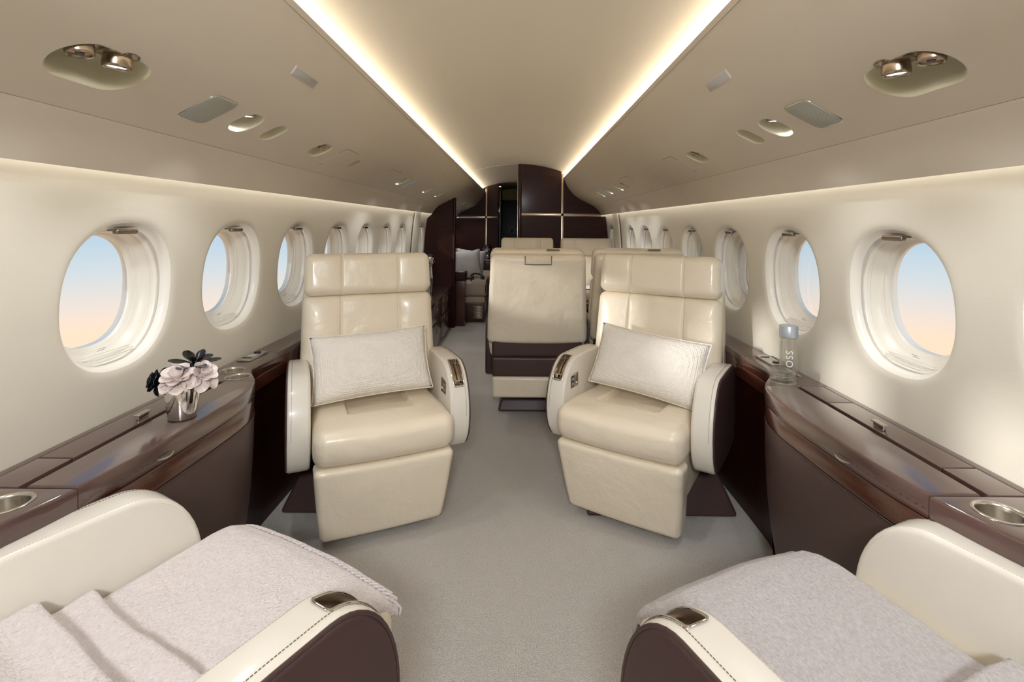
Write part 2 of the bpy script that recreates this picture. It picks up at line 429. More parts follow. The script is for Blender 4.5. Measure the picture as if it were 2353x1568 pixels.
def window(s, yc, lbl):
    wcount[0] += 1
    w = bpy.data.objects.new('window_%d' % wcount[0], None); COL.objects.link(w); tag(w, lbl, kind='structure')
    N = 64
    def ring(a, b, d, e=2.35, dz=0): 
        out = []
        for i in range(N):
            t = 2*pi*i/N; c, q = cos(t), sin(t); k = (abs(c/a)**e+abs(q/b)**e)**(-1/e); z = WZ+q*k+dz
            out.append((s*(wx(z)*.55+wx(WZ)*.45+d), yc+c*k, z))
        return out
    def tuple_ring(a, b, d):
        return [wpt(s, yc+c_[0], WZ+c_[1], d) for c_ in [((lambda t: (cos(t)*(abs(cos(t)/a)**2.35+abs(sin(t)/b)**2.35)**(-1/2.35), sin(t)*(abs(cos(t)/a)**2.35+abs(sin(t)/b)**2.35)**(-1/2.35)))(2*pi*i/N)) for i in range(N)]]
    def loft(rs):
        V = sum(rs, []); F = []
        for j in range(len(rs)-1):
            for i in range(N):
                a = j*N+i; b = j*N+(i+1) % N; F.append((a, b, b+N, a+N))
        return V, F
    raw('rim', loft([tuple_ring(*q) for q in ((HA, HB, .034), (HA+.0005, HB+.0005, .028), (HA+.003, HB+.003, .020), (HA+.007, HB+.007, .0135), (HA+.0155, HB+.0155, .0062))]), 'window_trim', w, 30)
    raw('frame', loft([ring(HA+.002, HB+.002, .033), ring(HA+.012, HB+.012, .034), ring(HA+.012, HB+.012, .042), ring(HA-.004, HB-.004, .043), ring(HA-.006, HB-.006, .046), ring(HA-.007, HB-.007, .052)]), 'window_trim', w, 30)
    raw('liner', loft([ring(HA-.007, HB-.007, .052), ring(HA-.009, HB-.009, .058), ring(HA-.011, HB-.011, .0585), ring(HA-.009, HB-.009, .0605), ring(HA-.018, HB-0.016, .068, dz=0.004), ring(HA-.023, HB-0.020, .080, dz=0.007), ring(HA-.029, HB-0.025, .088, dz=0.010),
        ring(HA-.033, HB-0.028, .090, dz=0.011), ring(HA-.033, HB-0.028, .095, dz=0.012), ring(HA-.040, HB-0.034, .099, dz=0.013), ring(HA-.044, HB-0.039, .106, dz=0.014), ring(HA-.044, HB-0.039, .13, dz=0.014)]), 'window_liner', w, 30)
    v = [(s*(wx(WZ)+.113), q_[1], q_[2]) for q_ in ring(HA-.040, HB-.034, .112, dz=.014)]; v.append((s*(wx(WZ)+.113), yc, WZ))
    raw('pane', (v, [(i, (i+1) % N, N) for i in range(N)]), 'pane_glass', w)
    # shade cassette lip and the pull of the shade
    zt = WZ+HB
    mk('shade_pull', join(rbox(.018, .085, .016, .005, c=(s*(wx(zt)+.016), yc+.0, zt-.012)), rbox(.03, .06, .006, .002, c=(s*(wx(zt)+.035), yc, zt-.008))), 'handle_bronze', w)
    zs = WZ-HB+.03
    mk('shade_rail', join(*[rbox(.003, .19, .003, .0012, c=(s*(wx(zs)+.028+.012*i), yc, zs-.004+.005*i)) for i in range(3)]), 'window_trim', w)
    # tiny printed instruction: two rows of dots
    zz = WZ-HB+.047
    mk('print', join(*[box(s*(wx(zz)+.060)-.0008, s*(wx(zz)+.060)+.0008, yc-.02+.0045*i, yc-.018+.0045*i, zz-.005*j, zz+.0015-.005*j, .0002, 1) for i in range(7) for j in range(2) if (i+j) % 7]), 'stitch', w)
for s in (-1, 1):
    nm = 'left' if s < 0 else 'right'
    parts = []; wins = []; Y0 = W0-PITCH*5.5
    BAYS = [(W0+PITCH*(k-.5), W0+PITCH*(k+.5), k) for k in range(-5, 7)] + [(W0+PITCH*6.5, 5.97, None), (5.97, 6.58, 8)]
    BAYS += [(6.58+PITCH*q, 6.58+PITCH*(q+1), 9+q if s < 0 else None) for q in range(5)]
    for ya, yb, k in BAYS:
        parts.append(bay(s, ya, yb, k is not None))
        if k is not None: wins.append(((ya+yb)/2, k))
    low = [(s*wx(z), z) for z in (0, .1, .2, .3, .4, .55)]
    parts.append(extr(low, Y0, BAYS[-1][1], 1))
    top = [(s*1.125, 1.62), (s*1.12, 1.66)]
    parts.append(extr(top, Y0, BAYS[-1][1], 1))
    w = raw('wall_'+nm, join(*parts), 'wall_cover', None, 50); tag(w, 'cream covered curved cabin side wall on the %s' % nm, kind='structure')
    for i, (y, k) in enumerate(wins):
        if k >= -1 : window(s, y, 'oval cabin window number %d from the front on the %s wall' % (k+2, nm))
        else: window(s, y, 'oval window behind the viewer on the %s wall' % nm)
    # frame cover rib aft
    rp = [(s*(wx(z)-.012), z) for z in [.7+.85*i/14 for i in range(15)]]
    rib = slab_profile([(wx(.7+.8*i/14)-.014, .7+.8*i/14) for i in range(15)], 5.67, 5.95, s, .014, .3)
    r = mk('trim_%d' % (1 if s < 0 else 2), rib, 'wall_cover', None, 30); tag(r, 'raised cream frame cover on the %s wall ahead of the bulkhead' % nm, kind='structure')
# bulkhead behind the viewer
fb = mk('wall_back', box(-1.25, 1.25, YA-.03, YA+.001, 0, 2.2, .001), 'wall_cover'); tag(fb, 'cream bulkhead behind the viewer', kind='structure')
# ------------------------------------------------------------------ ceiling fixtures
def spot(parent, loc, power, name='lamp_light', size=125, rad=.03, color=(.97, .98, 1)):
    d = bpy.data.lights.new(name, 'SPOT'); d.energy = power; d.spot_size = radians(size); d.spot_blend = .6; d.shadow_soft_size = rad; d.color = color
    o = bpy.data.objects.new(name, d); COL.objects.link(o); o.parent = parent; o.location = loc; return o
def recess(s, x, y, a, b, r, parent, depth=.042):
    f = cframe(s, x, y); P0 = stadium(a, b, r, 8); n = len(P0)
    lv = [(0, .0006), (.003, -.0012), (.006, -.006), (.007, -.02), (.011, -depth*.75), (.019, -depth*.95), (.03, -depth)]
    V = []; F = []
    for ins, t in lv:
        V += [f @ Vector((p[0], p[1], t)) for p in (offs(P0, ins) if ins else P0)]
    c = f @ Vector((0, 0, -depth)); V.append(c)
    for j in range(len(lv)-1):
        for i in range(n):
            a_ = j*n+i; b_ = j*n+(i+1) % n; F.append((a_, b_, b_+n, a_+n))
    e = (len(lv)-1)*n
    for i in range(n): F.append((e+i, e+(i+1) % n, len(V)-1))
    return raw('recess_cup', (V, F), 'recess_paint', parent, 60)
def lamp(parent, p, lit=True, sc=1., tilt=0, s=1):
    """barrel lamp or air nozzle hanging straight down from p"""
    m_ = T(*p) @ RY(tilt)
    body = [(.0, .03), (.036, .03), (.04, .018), (.038, .014), (.026, .012), (.027, -.006), (.026, -.012), (.0245, -.0135), (.0215, -.012), (.0205, -.008)]
    prof = [(q*sc, z*sc) for q, z in body]
    mk('lamp_barrel' if lit else 'nozzle_barrel', xf(lathe([(max(q, 1e-5), z) for q, z in prof], 28), m_), 'bronze_metal', parent, 40)
    if lit:
        mk('lens', xf(lathe([(1e-5, -.008*sc), (.0205*sc, -.008*sc), (.0205*sc, -.004*sc), (1e-5, -.004*sc)], 24), m_), 'lamp_lens', parent)
        spot(parent, m_ @ Vector((0, 0, -.02*sc)), SPOT_W)
    else:
        mk('nozzle_core', join(xf(lathe([(1e-5, -.006*sc), (.0205*sc, -.006*sc), (.0205*sc, -.002*sc), (1e-5, -.002*sc)], 24), m_), xf(lathe([(1e-5, -.010*sc), (.008*sc, -.010*sc), (.010*sc, -.005*sc), (1e-5, -.005*sc)], 20), m_)), 'dark', parent)
def fx(s, x, y, label, cat, name, group=None):
    e = empty(name, (0, 0, 0), 0, label, cat, group); return e
SIDE = {-1: 'left', 1: 'right'}
for s in (-1, 1):
    nm = SIDE[s]
    for i, (x, y, a, b, r) in enumerate(HOLES[s]):
        y *= K; b *= K; f = cframe(s, x, y)
        big = i == 0
        kind = {0: 'big', 1: 'light', 2: 'blank', 3: 'air'}.get(i)
        if kind is None: kind = ['light']*10 if s < 0 else ['air', 'light', 'blank', 'light', 'light', 'air']
        if isinstance(kind, list): kind = kind[i-4]
        where = {0: 'nearest the viewer', 1: 'just behind the speaker grille', 2: 'behind the first small light', 3: 'ahead of the faint ceiling hatch'}.get(i)
        if where is None:
            if s < 0: where = ['beside the grey lens bar', 'ahead of the dark divider', 'closest to the dark divider', 'first behind the dark divider', 'in the middle of three behind the divider', 'last before the far bulkhead'][i-4]
            else: where = ['first in the far row of fixtures', 'second in the far row', 'third in the far row', 'fourth in the far row', 'behind the grey lens bar', 'last in the far row by the bulkhead'][i-4]
        if big:
            e = fx(s, x, y, 'large oval ceiling recess with a lit reading lamp and air nozzle, %s side' % nm, 'light fixture', 'reading_light_unit', 'large ceiling light recesses')
            recess(s, x, y, a, b, r, e, .075)
            lamp(e, f @ Vector((-.030, .012, -.004)), True, 1.0, -s*4)
            lamp(e, f @ Vector((-.022, -.070, -.008)), False, .92, s*4)
        elif kind == 'light':
            e = fx(s, x, y, 'small lit ceiling lamp in recess, %s side, %s' % (nm, where), 'light fixture', 'ceiling_light', 'small ceiling lights')
            recess(s, x, y, a, b, r, e, .05)
            lamp(e, f @ Vector((-.018, 0, -.024)), True, .8, 0)
        elif kind == 'air':
            e = fx(s, x, y, 'recess with chrome air nozzle, %s ceiling, %s' % (nm, where), 'air vent', 'air_nozzle_unit', 'ceiling air nozzles')
            recess(s, x, y, a, b, r, e, .055)
            lamp(e, f @ Vector((-.016, 0, -.012)), False, .62, s*6)
        else:
            e = fx(s, x, y, 'unlit shallow oval recess on the %s ceiling, %s' % (nm, where), 'light fixture', 'blank_recess', 'unlit ceiling recesses')
            recess(s, x, y, a, b, r, e, .04)
            mk('cover_disc', xf(lathe([(1e-5, -.038), (.022, -.038), (.022, -.03), (1e-5, -.03)], 24), f), 'bronze_metal', e)
    def plate(name, y, x, a, b, r, m, th, label, cat, grp=None, fr=True):
        f = cframe(s, x, y*K); e = fx(s, x, y, label, cat, name, grp)
        if fr: mk('frame', xf(prism(stadium(a+.004, b*K+.004, r+.003, 6), -.002, .0015, .001, 2), f), 'ceiling_cover' if m != 'speaker_mesh' else 'steel', e)
        mk('plate', xf(prism(stadium(a, b*K, r, 6), -.001, .0015+th, .0006, 2), f), m, e); return e
    plate('speaker_grille', 1.25 if s < 0 else 1.242, .865, .062, .05, .022, 'speaker_mesh', .001, 'perforated grey speaker grille with rounded corners on the %s ceiling' % nm, 'speaker', 'speaker grilles')
    plate('sign_plate', 1.425, .676, .013, .07, .001, 'label_grey', .001, 'small blank grey sign strip near the cove, %s side' % nm, 'sign', 'grey sign strips')
    plate('sensor_plate', 4.04 if s < 0 else 4.114, .676, .014, .03, .001, 'label_grey', .001, 'tiny square grey plate high on the %s ceiling near the bulkhead' % nm, 'sensor', 'small square plates')
    plate('lens_bar', 3.54 if s < 0 else 4.29, .864, .06, .045, .01, 'grey_lens', .001, 'grey lens bar between ceiling lights on the %s' % nm, 'sign', 'grey lens bars')
    for (y0, y1, w_) in (((2.09, 2.24, 'behind the air nozzle'), (2.85, 3.06, 'further aft')) if s < 0 else ((2.22, 2.34, 'behind the air nozzle'), (3.11, 3.34, 'ahead of the far row of lights'))):
        y0 *= K; y1 *= K; f = cframe(s, .866, (y0+y1)/2); hb = (y1-y0)/2
        e = fx(s, 0, 0, 'flush cream ceiling hatch, fine outline, %s side, %s' % (nm, w_), 'hatch', 'ceiling_hatch', 'flush ceiling hatches')
        mk('hatch_panel', xf(prism([(-.075, -hb), (.075, -hb), (.075, hb), (-.075, hb)], -.002, .0009, .0006, 1), f), 'ceiling_cover', e)
        for bx in (box(-.076, -.03, -hb-.0012, -hb, 0, .0011, .0002, 1), box(-.077, -.0755, -hb, hb, 0, .0010, .0002, 1), box(.0755, .0765, -hb, -hb+.04, 0, .0011, .0002, 1), box(-.02, .07, hb, hb+.0012, 0, .0008, .0002, 1)): mk('seam', xf(bx, f), 'seam', e)
f = cframe(-1, .862, 2.345*K); e = fx(-1, 0, 0, 'pair of thin dark slots in the left ceiling behind the hatch', 'air vent', 'slot_vent')
for q in (-.012, .016): mk('slot', xf(prism(stadium(.033, .0035, .003, 4, (0, q)), -.002, .0012, .0005, 1), f), 'bronze_metal', e)

# added fill lamp, out of view behind the viewer, brightens the chair fronts
e = empty('fill_lamp', (0, -1.0, 2.13), 0, 'added round fill lamp under the ceiling, unseen behind the viewer', 'light fixture')
mk('housing', lathe([(.27, .0), (.27, -.03), (.25, -.045), (.235, -.04), (.235, -.01), (1e-5, -.01)], 40), 'steel', e)
mk('lamp_glass', lathe([(1e-5, -.03), (.233, -.03), (.233, -.034), (1e-5, -.034)], 40), 'fill_glass', e)
d = bpy.data.lights.new('fill_lamp_light', 'AREA'); d.shape = 'DISK'; d.size = .46; d.energy = 43; d.color = (.94, .97, 1); d.spread = radians(150)
o = bpy.data.objects.new('fill_lamp_light', d); COL.objects.link(o); o.parent = e; o.location = (0, 0, -.05); o.rotation_euler = (radians(66), 0, 0)
# ------------------------------------------------------------------ dark wood bulkheads
def wall_panel(x0, x1, z0, z1, top=False, side=0, n=24, gap=.003):
    """outline in (x,z); top follows the ceiling, side follows the wall"""
    if side:
        s = side; zs = [z0+(min(z1, 1.50)-z0)*i/14 for i in range(15)]
        P = [(x0, z0)]+[(s*(wx(z)-.006), z) for z in zs]
    else: P = [(x0, z0), (x1, z0)]
    if top:
        xs = [x1+(x0-x1)*i/n for i in range(n+1)]
        if side: xs = [s*(1.104)+(x0-s*1.104)*i/n for i in range(n+1)]; P = P[:-1] if False else [(x0, z0), (s*1.09, z0)]
        P += [(x, max(ceil_z(x)-gap, z0)) for x in xs]
    else:
        if side: P += [(x0, z1)]
        else: P += [(x1, z1), (x0, z1)]
    out = []
    for p in P:
        if not out or (Vector(p)-Vector(out[-1])).length > .002: out.append(p)
    if (Vector(out[0])-Vector(out[-1])).length < .002: out.pop()
    return out
def bulk(name, y, panels, strips, label, th=.04):
    e = empty(name, (0, 0, 0), 0, None, None); tag(e, label, kind='structure')
    for P in panels: mk('panel', prism(P, y+th, y, .002, 1, to=lambda u, v, t: (u, t, v)), 'wood_bulkhead', e, 30)
    for (a, b, c_, d) in strips: mk('metal_strip', box(a, b, y-.001, y+th*.6, c_, d, .001, 1), 'handle_strip', e)
    return e
mat('handle_strip', (190, 172, 150), .28, metal=1)
YR, YL, YD = 6.555, 9.27, 6.52
e = bulk('wall_aft_right', YR, [wall_panel(.058, .578, 0, 1.469), wall_panel(.612, 0, 0, 1.469, side=1), wall_panel(.058, .578, 1.505, 0, top=True), wall_panel(.612, 0, 1.505, 0, top=True, side=1, n=40)],
     [(.579, .611, 0, 2.02), (.058, 1.10, 1.470, 1.504)], 'dark wood bulkhead on the right crossed by pale metal strips')
mk('jamb', box(.012, .056, YR-.012, YR+.09, 0, arch(.03)-.002, .012, 4), 'wood_bulkhead', e)
mk('jamb_strip', box(.004, .013, YR+.02, YR+.06, 0, arch(.03)-.1, .002, 1), 'steel', e)
e = bulk('wall_aft_left', YL, [wall_panel(-.38, -.565, 0, 1.469), wall_panel(-.60, 0, 0, 1.469, side=-1), wall_panel(-.38, -.565, 1.505, 0, top=True), wall_panel(-.60, 0, 1.505, 0, top=True, side=-1, n=40)],
     [(-.599, -.566, 0, 2.02), (-1.10, -.38, 1.470, 1.504)], 'far dark wood bulkhead on the left with crossed pale metal strips')
mk('jamb', box(-.38, -.35, YL-.01, YL+.1, 0, arch(.36)-.003, .008, 3), 'wood_bulkhead', e)
# divider behind the left credenza
e = empty('trim_3', (0, 0, 0), 0, None, None); tag(e, 'dark wood divider standing out from the left wall', kind='structure')
Pd = wall_panel(-.83, 0, 0, 0, side=-1)
zs = [1.50*i/20 for i in range(21)]
Pd = [(-.825, 0)]+[(-(wx(z)-.004), z) for z in zs if z < 1.47]+[(x, ceil_z(x)-.003) for x in [-1.106+(1.106-.825)*i/20 for i in range(21)]]
mk('panel', prism(Pd, YD+.04, YD, .002, 1, to=lambda u, v, t: (u, t, v)), 'wood_bulkhead', e, 30)
mk('end_post', rbox(.035, .06, ceil_z(.81)-.004, .014, (1, 1, 2), 4, c=(-.815, YD+.02, (ceil_z(.81)-.004)/2)), 'wood_bulkhead', e)
# dim lavatory passage beyond the opening
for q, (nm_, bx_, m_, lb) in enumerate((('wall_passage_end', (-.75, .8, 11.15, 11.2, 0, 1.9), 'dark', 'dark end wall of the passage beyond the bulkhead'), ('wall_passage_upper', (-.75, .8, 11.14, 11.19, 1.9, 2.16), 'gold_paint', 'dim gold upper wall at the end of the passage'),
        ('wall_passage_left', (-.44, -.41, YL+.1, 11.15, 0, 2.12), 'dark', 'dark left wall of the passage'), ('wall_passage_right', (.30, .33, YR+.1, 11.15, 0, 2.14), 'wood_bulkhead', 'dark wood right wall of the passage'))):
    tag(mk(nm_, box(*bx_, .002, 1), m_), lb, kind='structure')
tag(mk('trim_4', box(-.40, -.385, 10.7, 10.72, 0, 1.95, .001, 1), 'gold_paint'), 'thin gold post in the dark passage', kind='structure')
tag(mk('trim_5', tube([(x, 6.60, arch(x)-.001) for x in [-.66+.66*i/20 for i in range(21)]], .003, 6), 'ceiling_cover'), 'fine arched joint across the centre ceiling beside the bulkhead', kind='structure')
e = empty('lavatory_door', (0, 0, 0), 0, 'black door leaf standing open in the dark passage opening', 'door')
mk('door_leaf', box(-.345, -.312, YL+.02, YL+.62, .02, 2.03, .004, 2), 'black_plastic', e)
mk('hinge', box(-.352, -.335, YL+.008, YL+.02, 1.55, 1.67, .002, 1), 'steel', e)
e = empty('tap', (-.13, 10.6, 1.14), 0, 'small chrome cross-handled tap seen through the dark opening', 'tap')
mk('spout', tube([(0, 0, 0), (0, 0, .09), (.01, -.02, .11), (.03, -.05, .105)], .008, 8), 'chrome', e)
mk('handle', join(tube([(-.05, 0, .015), (.05, 0, .015)], .006, 8), tube([(0, -.04, .015), (0, .04, .015)], .006, 8)), 'chrome', e)
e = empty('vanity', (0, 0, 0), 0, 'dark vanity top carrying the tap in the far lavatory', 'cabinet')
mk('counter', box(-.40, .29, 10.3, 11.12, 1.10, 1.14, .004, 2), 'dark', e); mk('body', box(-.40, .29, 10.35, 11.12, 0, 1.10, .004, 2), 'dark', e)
e = empty('passage_light', (-.36, YL+.55, arch(.36)-.001), 0, 'round downlight glowing above the dark opening', 'light fixture')
mk('lamp_barrel', lathe([(1e-5, 0), (.04, 0), (.04, -.012), (.032, -.014), (1e-5, -.014)], 20), 'bronze_metal', e); mk('lens', lathe([(1e-5, -.014), (.028, -.014), (.026, -.018), (1e-5, -.018)], 20), 'lamp_lens', e)
spot(e, (0, 0, -.03), 4, color=(1, .8, .35))

# ------------------------------------------------------------------ side cabinets
EDGE = [(.0, 1.19), (.5, 1.13), (.60, 1.12), (.72, 1.07), (.85, 1.0), (.98, .957), (1.1, .937), (1.25, .929), (1.4, .925), (1.5, .927), (1.58, .938), (1.64, .960), (1.69, .992), (1.74, 1.032), (1.79, 1.062), (1.86, 1.077), (1.95, 1.08), (2.1, 1.08), (6, 1.08)]
EDGE = [(y*K, x) for y, x in EDGE]
def edge(y): return smooth_tab(EDGE, y)
ZT = .75
def boolcut(o, cutvf):
    cut = mk('cutter', cutvf, None); cut.parent = o.parent; bpy.context.view_layer.update(); md = o.modifiers.new('b', 'BOOLEAN'); md.operation = 'DIFFERENCE'; md.object = cut; md.solver = 'EXACT'
    dg = bpy.context.evaluated_depsgraph_get(); me = bpy.data.meshes.new_from_object(o.evaluated_get(dg)); o.modifiers.clear(); o.data = me
    me.polygons.foreach_set('use_smooth', [True]*len(me.polygons)); me.set_sharp_from_angle(angle=radians(30)); bpy.data.objects.remove(cut)
def top_outline(s, y0, y1, xo, n=24, inner=edge):
    P = [(s*inner(y0+(y1-y0)*i/n), y0+(y1-y0)*i/n) for i in range(n+1)]
    return P+[(s*xo, y1), (s*xo, y0)]
Y1, Y2, Y3, Y4, Y5 = .1, .98*K, 1.64*K, 2.02*K, 3.36
for s in (-1, 1):
    nm = SIDE[s]
    e = empty('side_cabinet', (0, 0, 0), 0, 'bow-fronted dark wood side cabinet with brown leather front along the %s wall' % nm, 'cabinet', 'dark wood side cabinets')
    far = mk('cabinet_top', prism(top_outline(s, Y4+.002, Y5, 1.203, 10), ZT-.03, ZT, .006, 3), 'wood_top', e, 30)
    mid = mk('cabinet_top', prism(top_outline(s, Y3+.002, Y4, 1.203, 40), ZT-.03, ZT, .007, 3), 'wood_top', e, 30)
    near = mk('cabinet_top', prism(top_outline(s, Y1, Y2-.002, 1.203, 30), ZT-.055, ZT, .008, 3), 'wood_top', e, 30)
    cups = [(mid, s*1.057, 1.69*K), (mid, s*1.127, 1.765*K), (near, s*1.052, .92*K)]
    for o in (mid, near):
        boolcut(o, join(*[xf(lathe([(.0425, -.1), (.0425, .1)], 32), T(x, y, ZT)) for (q, x, y) in cups if q is o]))
    for (q, x, y) in cups:
        mk('cup_holder', xf(lathe_open([(.0425, -.002), (.0478, -.001), (.0482, .0012), (.0465, .0024), (.043, .0024), (.0405, .0005), (.0395, -.004), (.0385, -.052), (.036, -.056), (0, -.056)], 40), T(x, y, ZT)), 'steel', e, 50)
    lid = mk('flap_lid', prism(top_outline(s, Y2, Y3, 1.074, 40), ZT-.052, ZT+.003, .007, 3), 'wood_top', e, 30)
    # strip boards behind the lid
    for (a, b) in (((Y2, 1.10*K), (1.104*K, 1.64*K)) if s < 0 else ((Y2, 1.09*K), (1.094*K, 1.49*K), (1.494*K, Y3))):
        mk('strip_board', box(min(s*1.094, s*1.180), max(s*1.094, s*1.180), a, b-.001, ZT-.03, ZT, .002, 2), 'wood_top', e)
    mk('wall_fillet', box(min(s*1.1815, s*1.204), max(s*1.1815, s*1.204), Y2, Y3, ZT-.03, ZT, .002, 2), 'wood_top', e)
    mk('slot_bottom', box(min(s*1.07, s*1.11), max(s*1.07, s*1.11), Y2, Y3, ZT-.06, ZT-.045, .002, 1), 'dark', e)
    # front bands follow the bow
    def band(name, y0, y1, prof, m, n=60, off=0):
        V = []; F = []; ys = [y0+(y1-y0)*i/n for i in range(n+1)]; k = len(prof)
        for y in ys: V += [(s*(edge(y)+o_), y, z) for o_, z in prof]
        for j in range(n):
            for i in range(k): a = j*k+i; b = j*k+(i+1) % k; F.append((a, b, b+k, a+k))
        F.append(tuple(range(k))); F.append(tuple(range(n*k, n*k+k))[::-1])
        return mk(name, (V, F), m, e, 35)
    fr = band('drawer_front', Y2+.001, Y3-.002, [(.004, ZT-.003), (.0005, ZT-.012), (0, ZT-.035), (.001, ZT-.054), (.02, ZT-.056), (.02, ZT-.004)], 'wood')
    band('wood_band', Y1, Y5, [(.006, ZT-.059), (.003, ZT-.064), (.002, ZT-.116), (.008, ZT-.119), (.03, ZT-.119), (.03, ZT-.059)], 'wood', 120)
    band('top_edge_band', Y1, Y2-.002, [(.003, ZT-.02), (.001, ZT-.03), (.002, ZT-.057), (.02, ZT-.057), (.02, ZT-.02)], 'wood', 20)
    band('top_edge_band', Y3, Y5, [(.003, ZT-.02), (.001, ZT-.03), (.002, ZT-.059), (.02, ZT-.059), (.02, ZT-.02)], 'wood', 60)
    lp = [(.006, .628), (.002, .618), (.004, .5), (.012, .36), (.028, .22), (.05, .10), (.07, .0), (.09, 0), (.06, .30), (.04, .628)]
    band('leather_front', Y1, 1.72*K, lp, 'brown_leather', 60)
    band('dark_front', 1.722*K, Y5, [(.01, .629), (.012, .3), (.03, 0), (.05, 0), (.04, .629)], 'wood_bulkhead', 40)
    raw('stitching', tube([(s*(edge(y)+.0015), y, .612) for y in [Y1+(1.7*K-Y1)*i/50 for i in range(51)]], .0012, 5), 'stitch', fr) if False else None
    mk('piping', tube([(s*(edge(y)+.003), y, .6285) for y in [Y1+(1.71*K-Y1)*i/70 for i in range(71)]], .0022, 6), 'brown_leather', e)
    mk('cabinet_core', prism(top_outline(s, Y1, Y5, 1.203, 60, lambda y: min(edge(y)+.085, 1.17)), 0.0, ZT-.06, .003, 1), 'wood_bulkhead', e)
    # pulls
    yh = 1.325*K if s < 0 else 1.30*K
    h = mk('pull', join(rbox(.02, .052, .005, .0024, (1, 2, 1), 3, c=(s*1.112, yh, ZT+.017)), rbox(.012, .042, .016, .003, (1, 1, 1), 2, c=(s*1.112, yh, ZT+.008))), 'steel', e)
    yh = (1.185 if s < 0 else 1.2)*K
    mk('drawer_pull', tube([(s*(edge(yh+q*.03)-.004-.007*(1-q*q)), yh+q*.03, ZT-.036-.004*(1-q*q)) for q in [-1+i/5 for i in range(11)]], .0028, 8, rad=[.0012+.0022*(1-(i/5-1)**2) for i in range(11)]), 'steel', fr)
    # control plate with knob, screen and switch
    cy = 1.94*K; cp = mk('control_plate', rbox(.058, .135*K, .009, .002, (1, 1, 1), 2, c=(s*1.152, cy, ZT+.0045)), 'steel', e)
    mk('screen', box(s*1.152-.018, s*1.152+.018, cy-.025, cy+.02, ZT+.0092, ZT+.0098, .0003, 1), 'label_grey', cp)
    mk('knob', xf(lathe([(1e-5, 0), (.014, 0), (.014, .004), (1e-5, .005)], 20), T(s*1.155, cy+.045 if s < 0 else cy-.048, ZT+.009)), 'black_plastic', cp)
    mk('switch', box(s*1.152-.02, s*1.152+.02, cy-.05 if s < 0 else cy+.04, cy-.044 if s < 0 else cy+.046, ZT+.0092, ZT+.011, .0004, 1), 'black_plastic', cp)

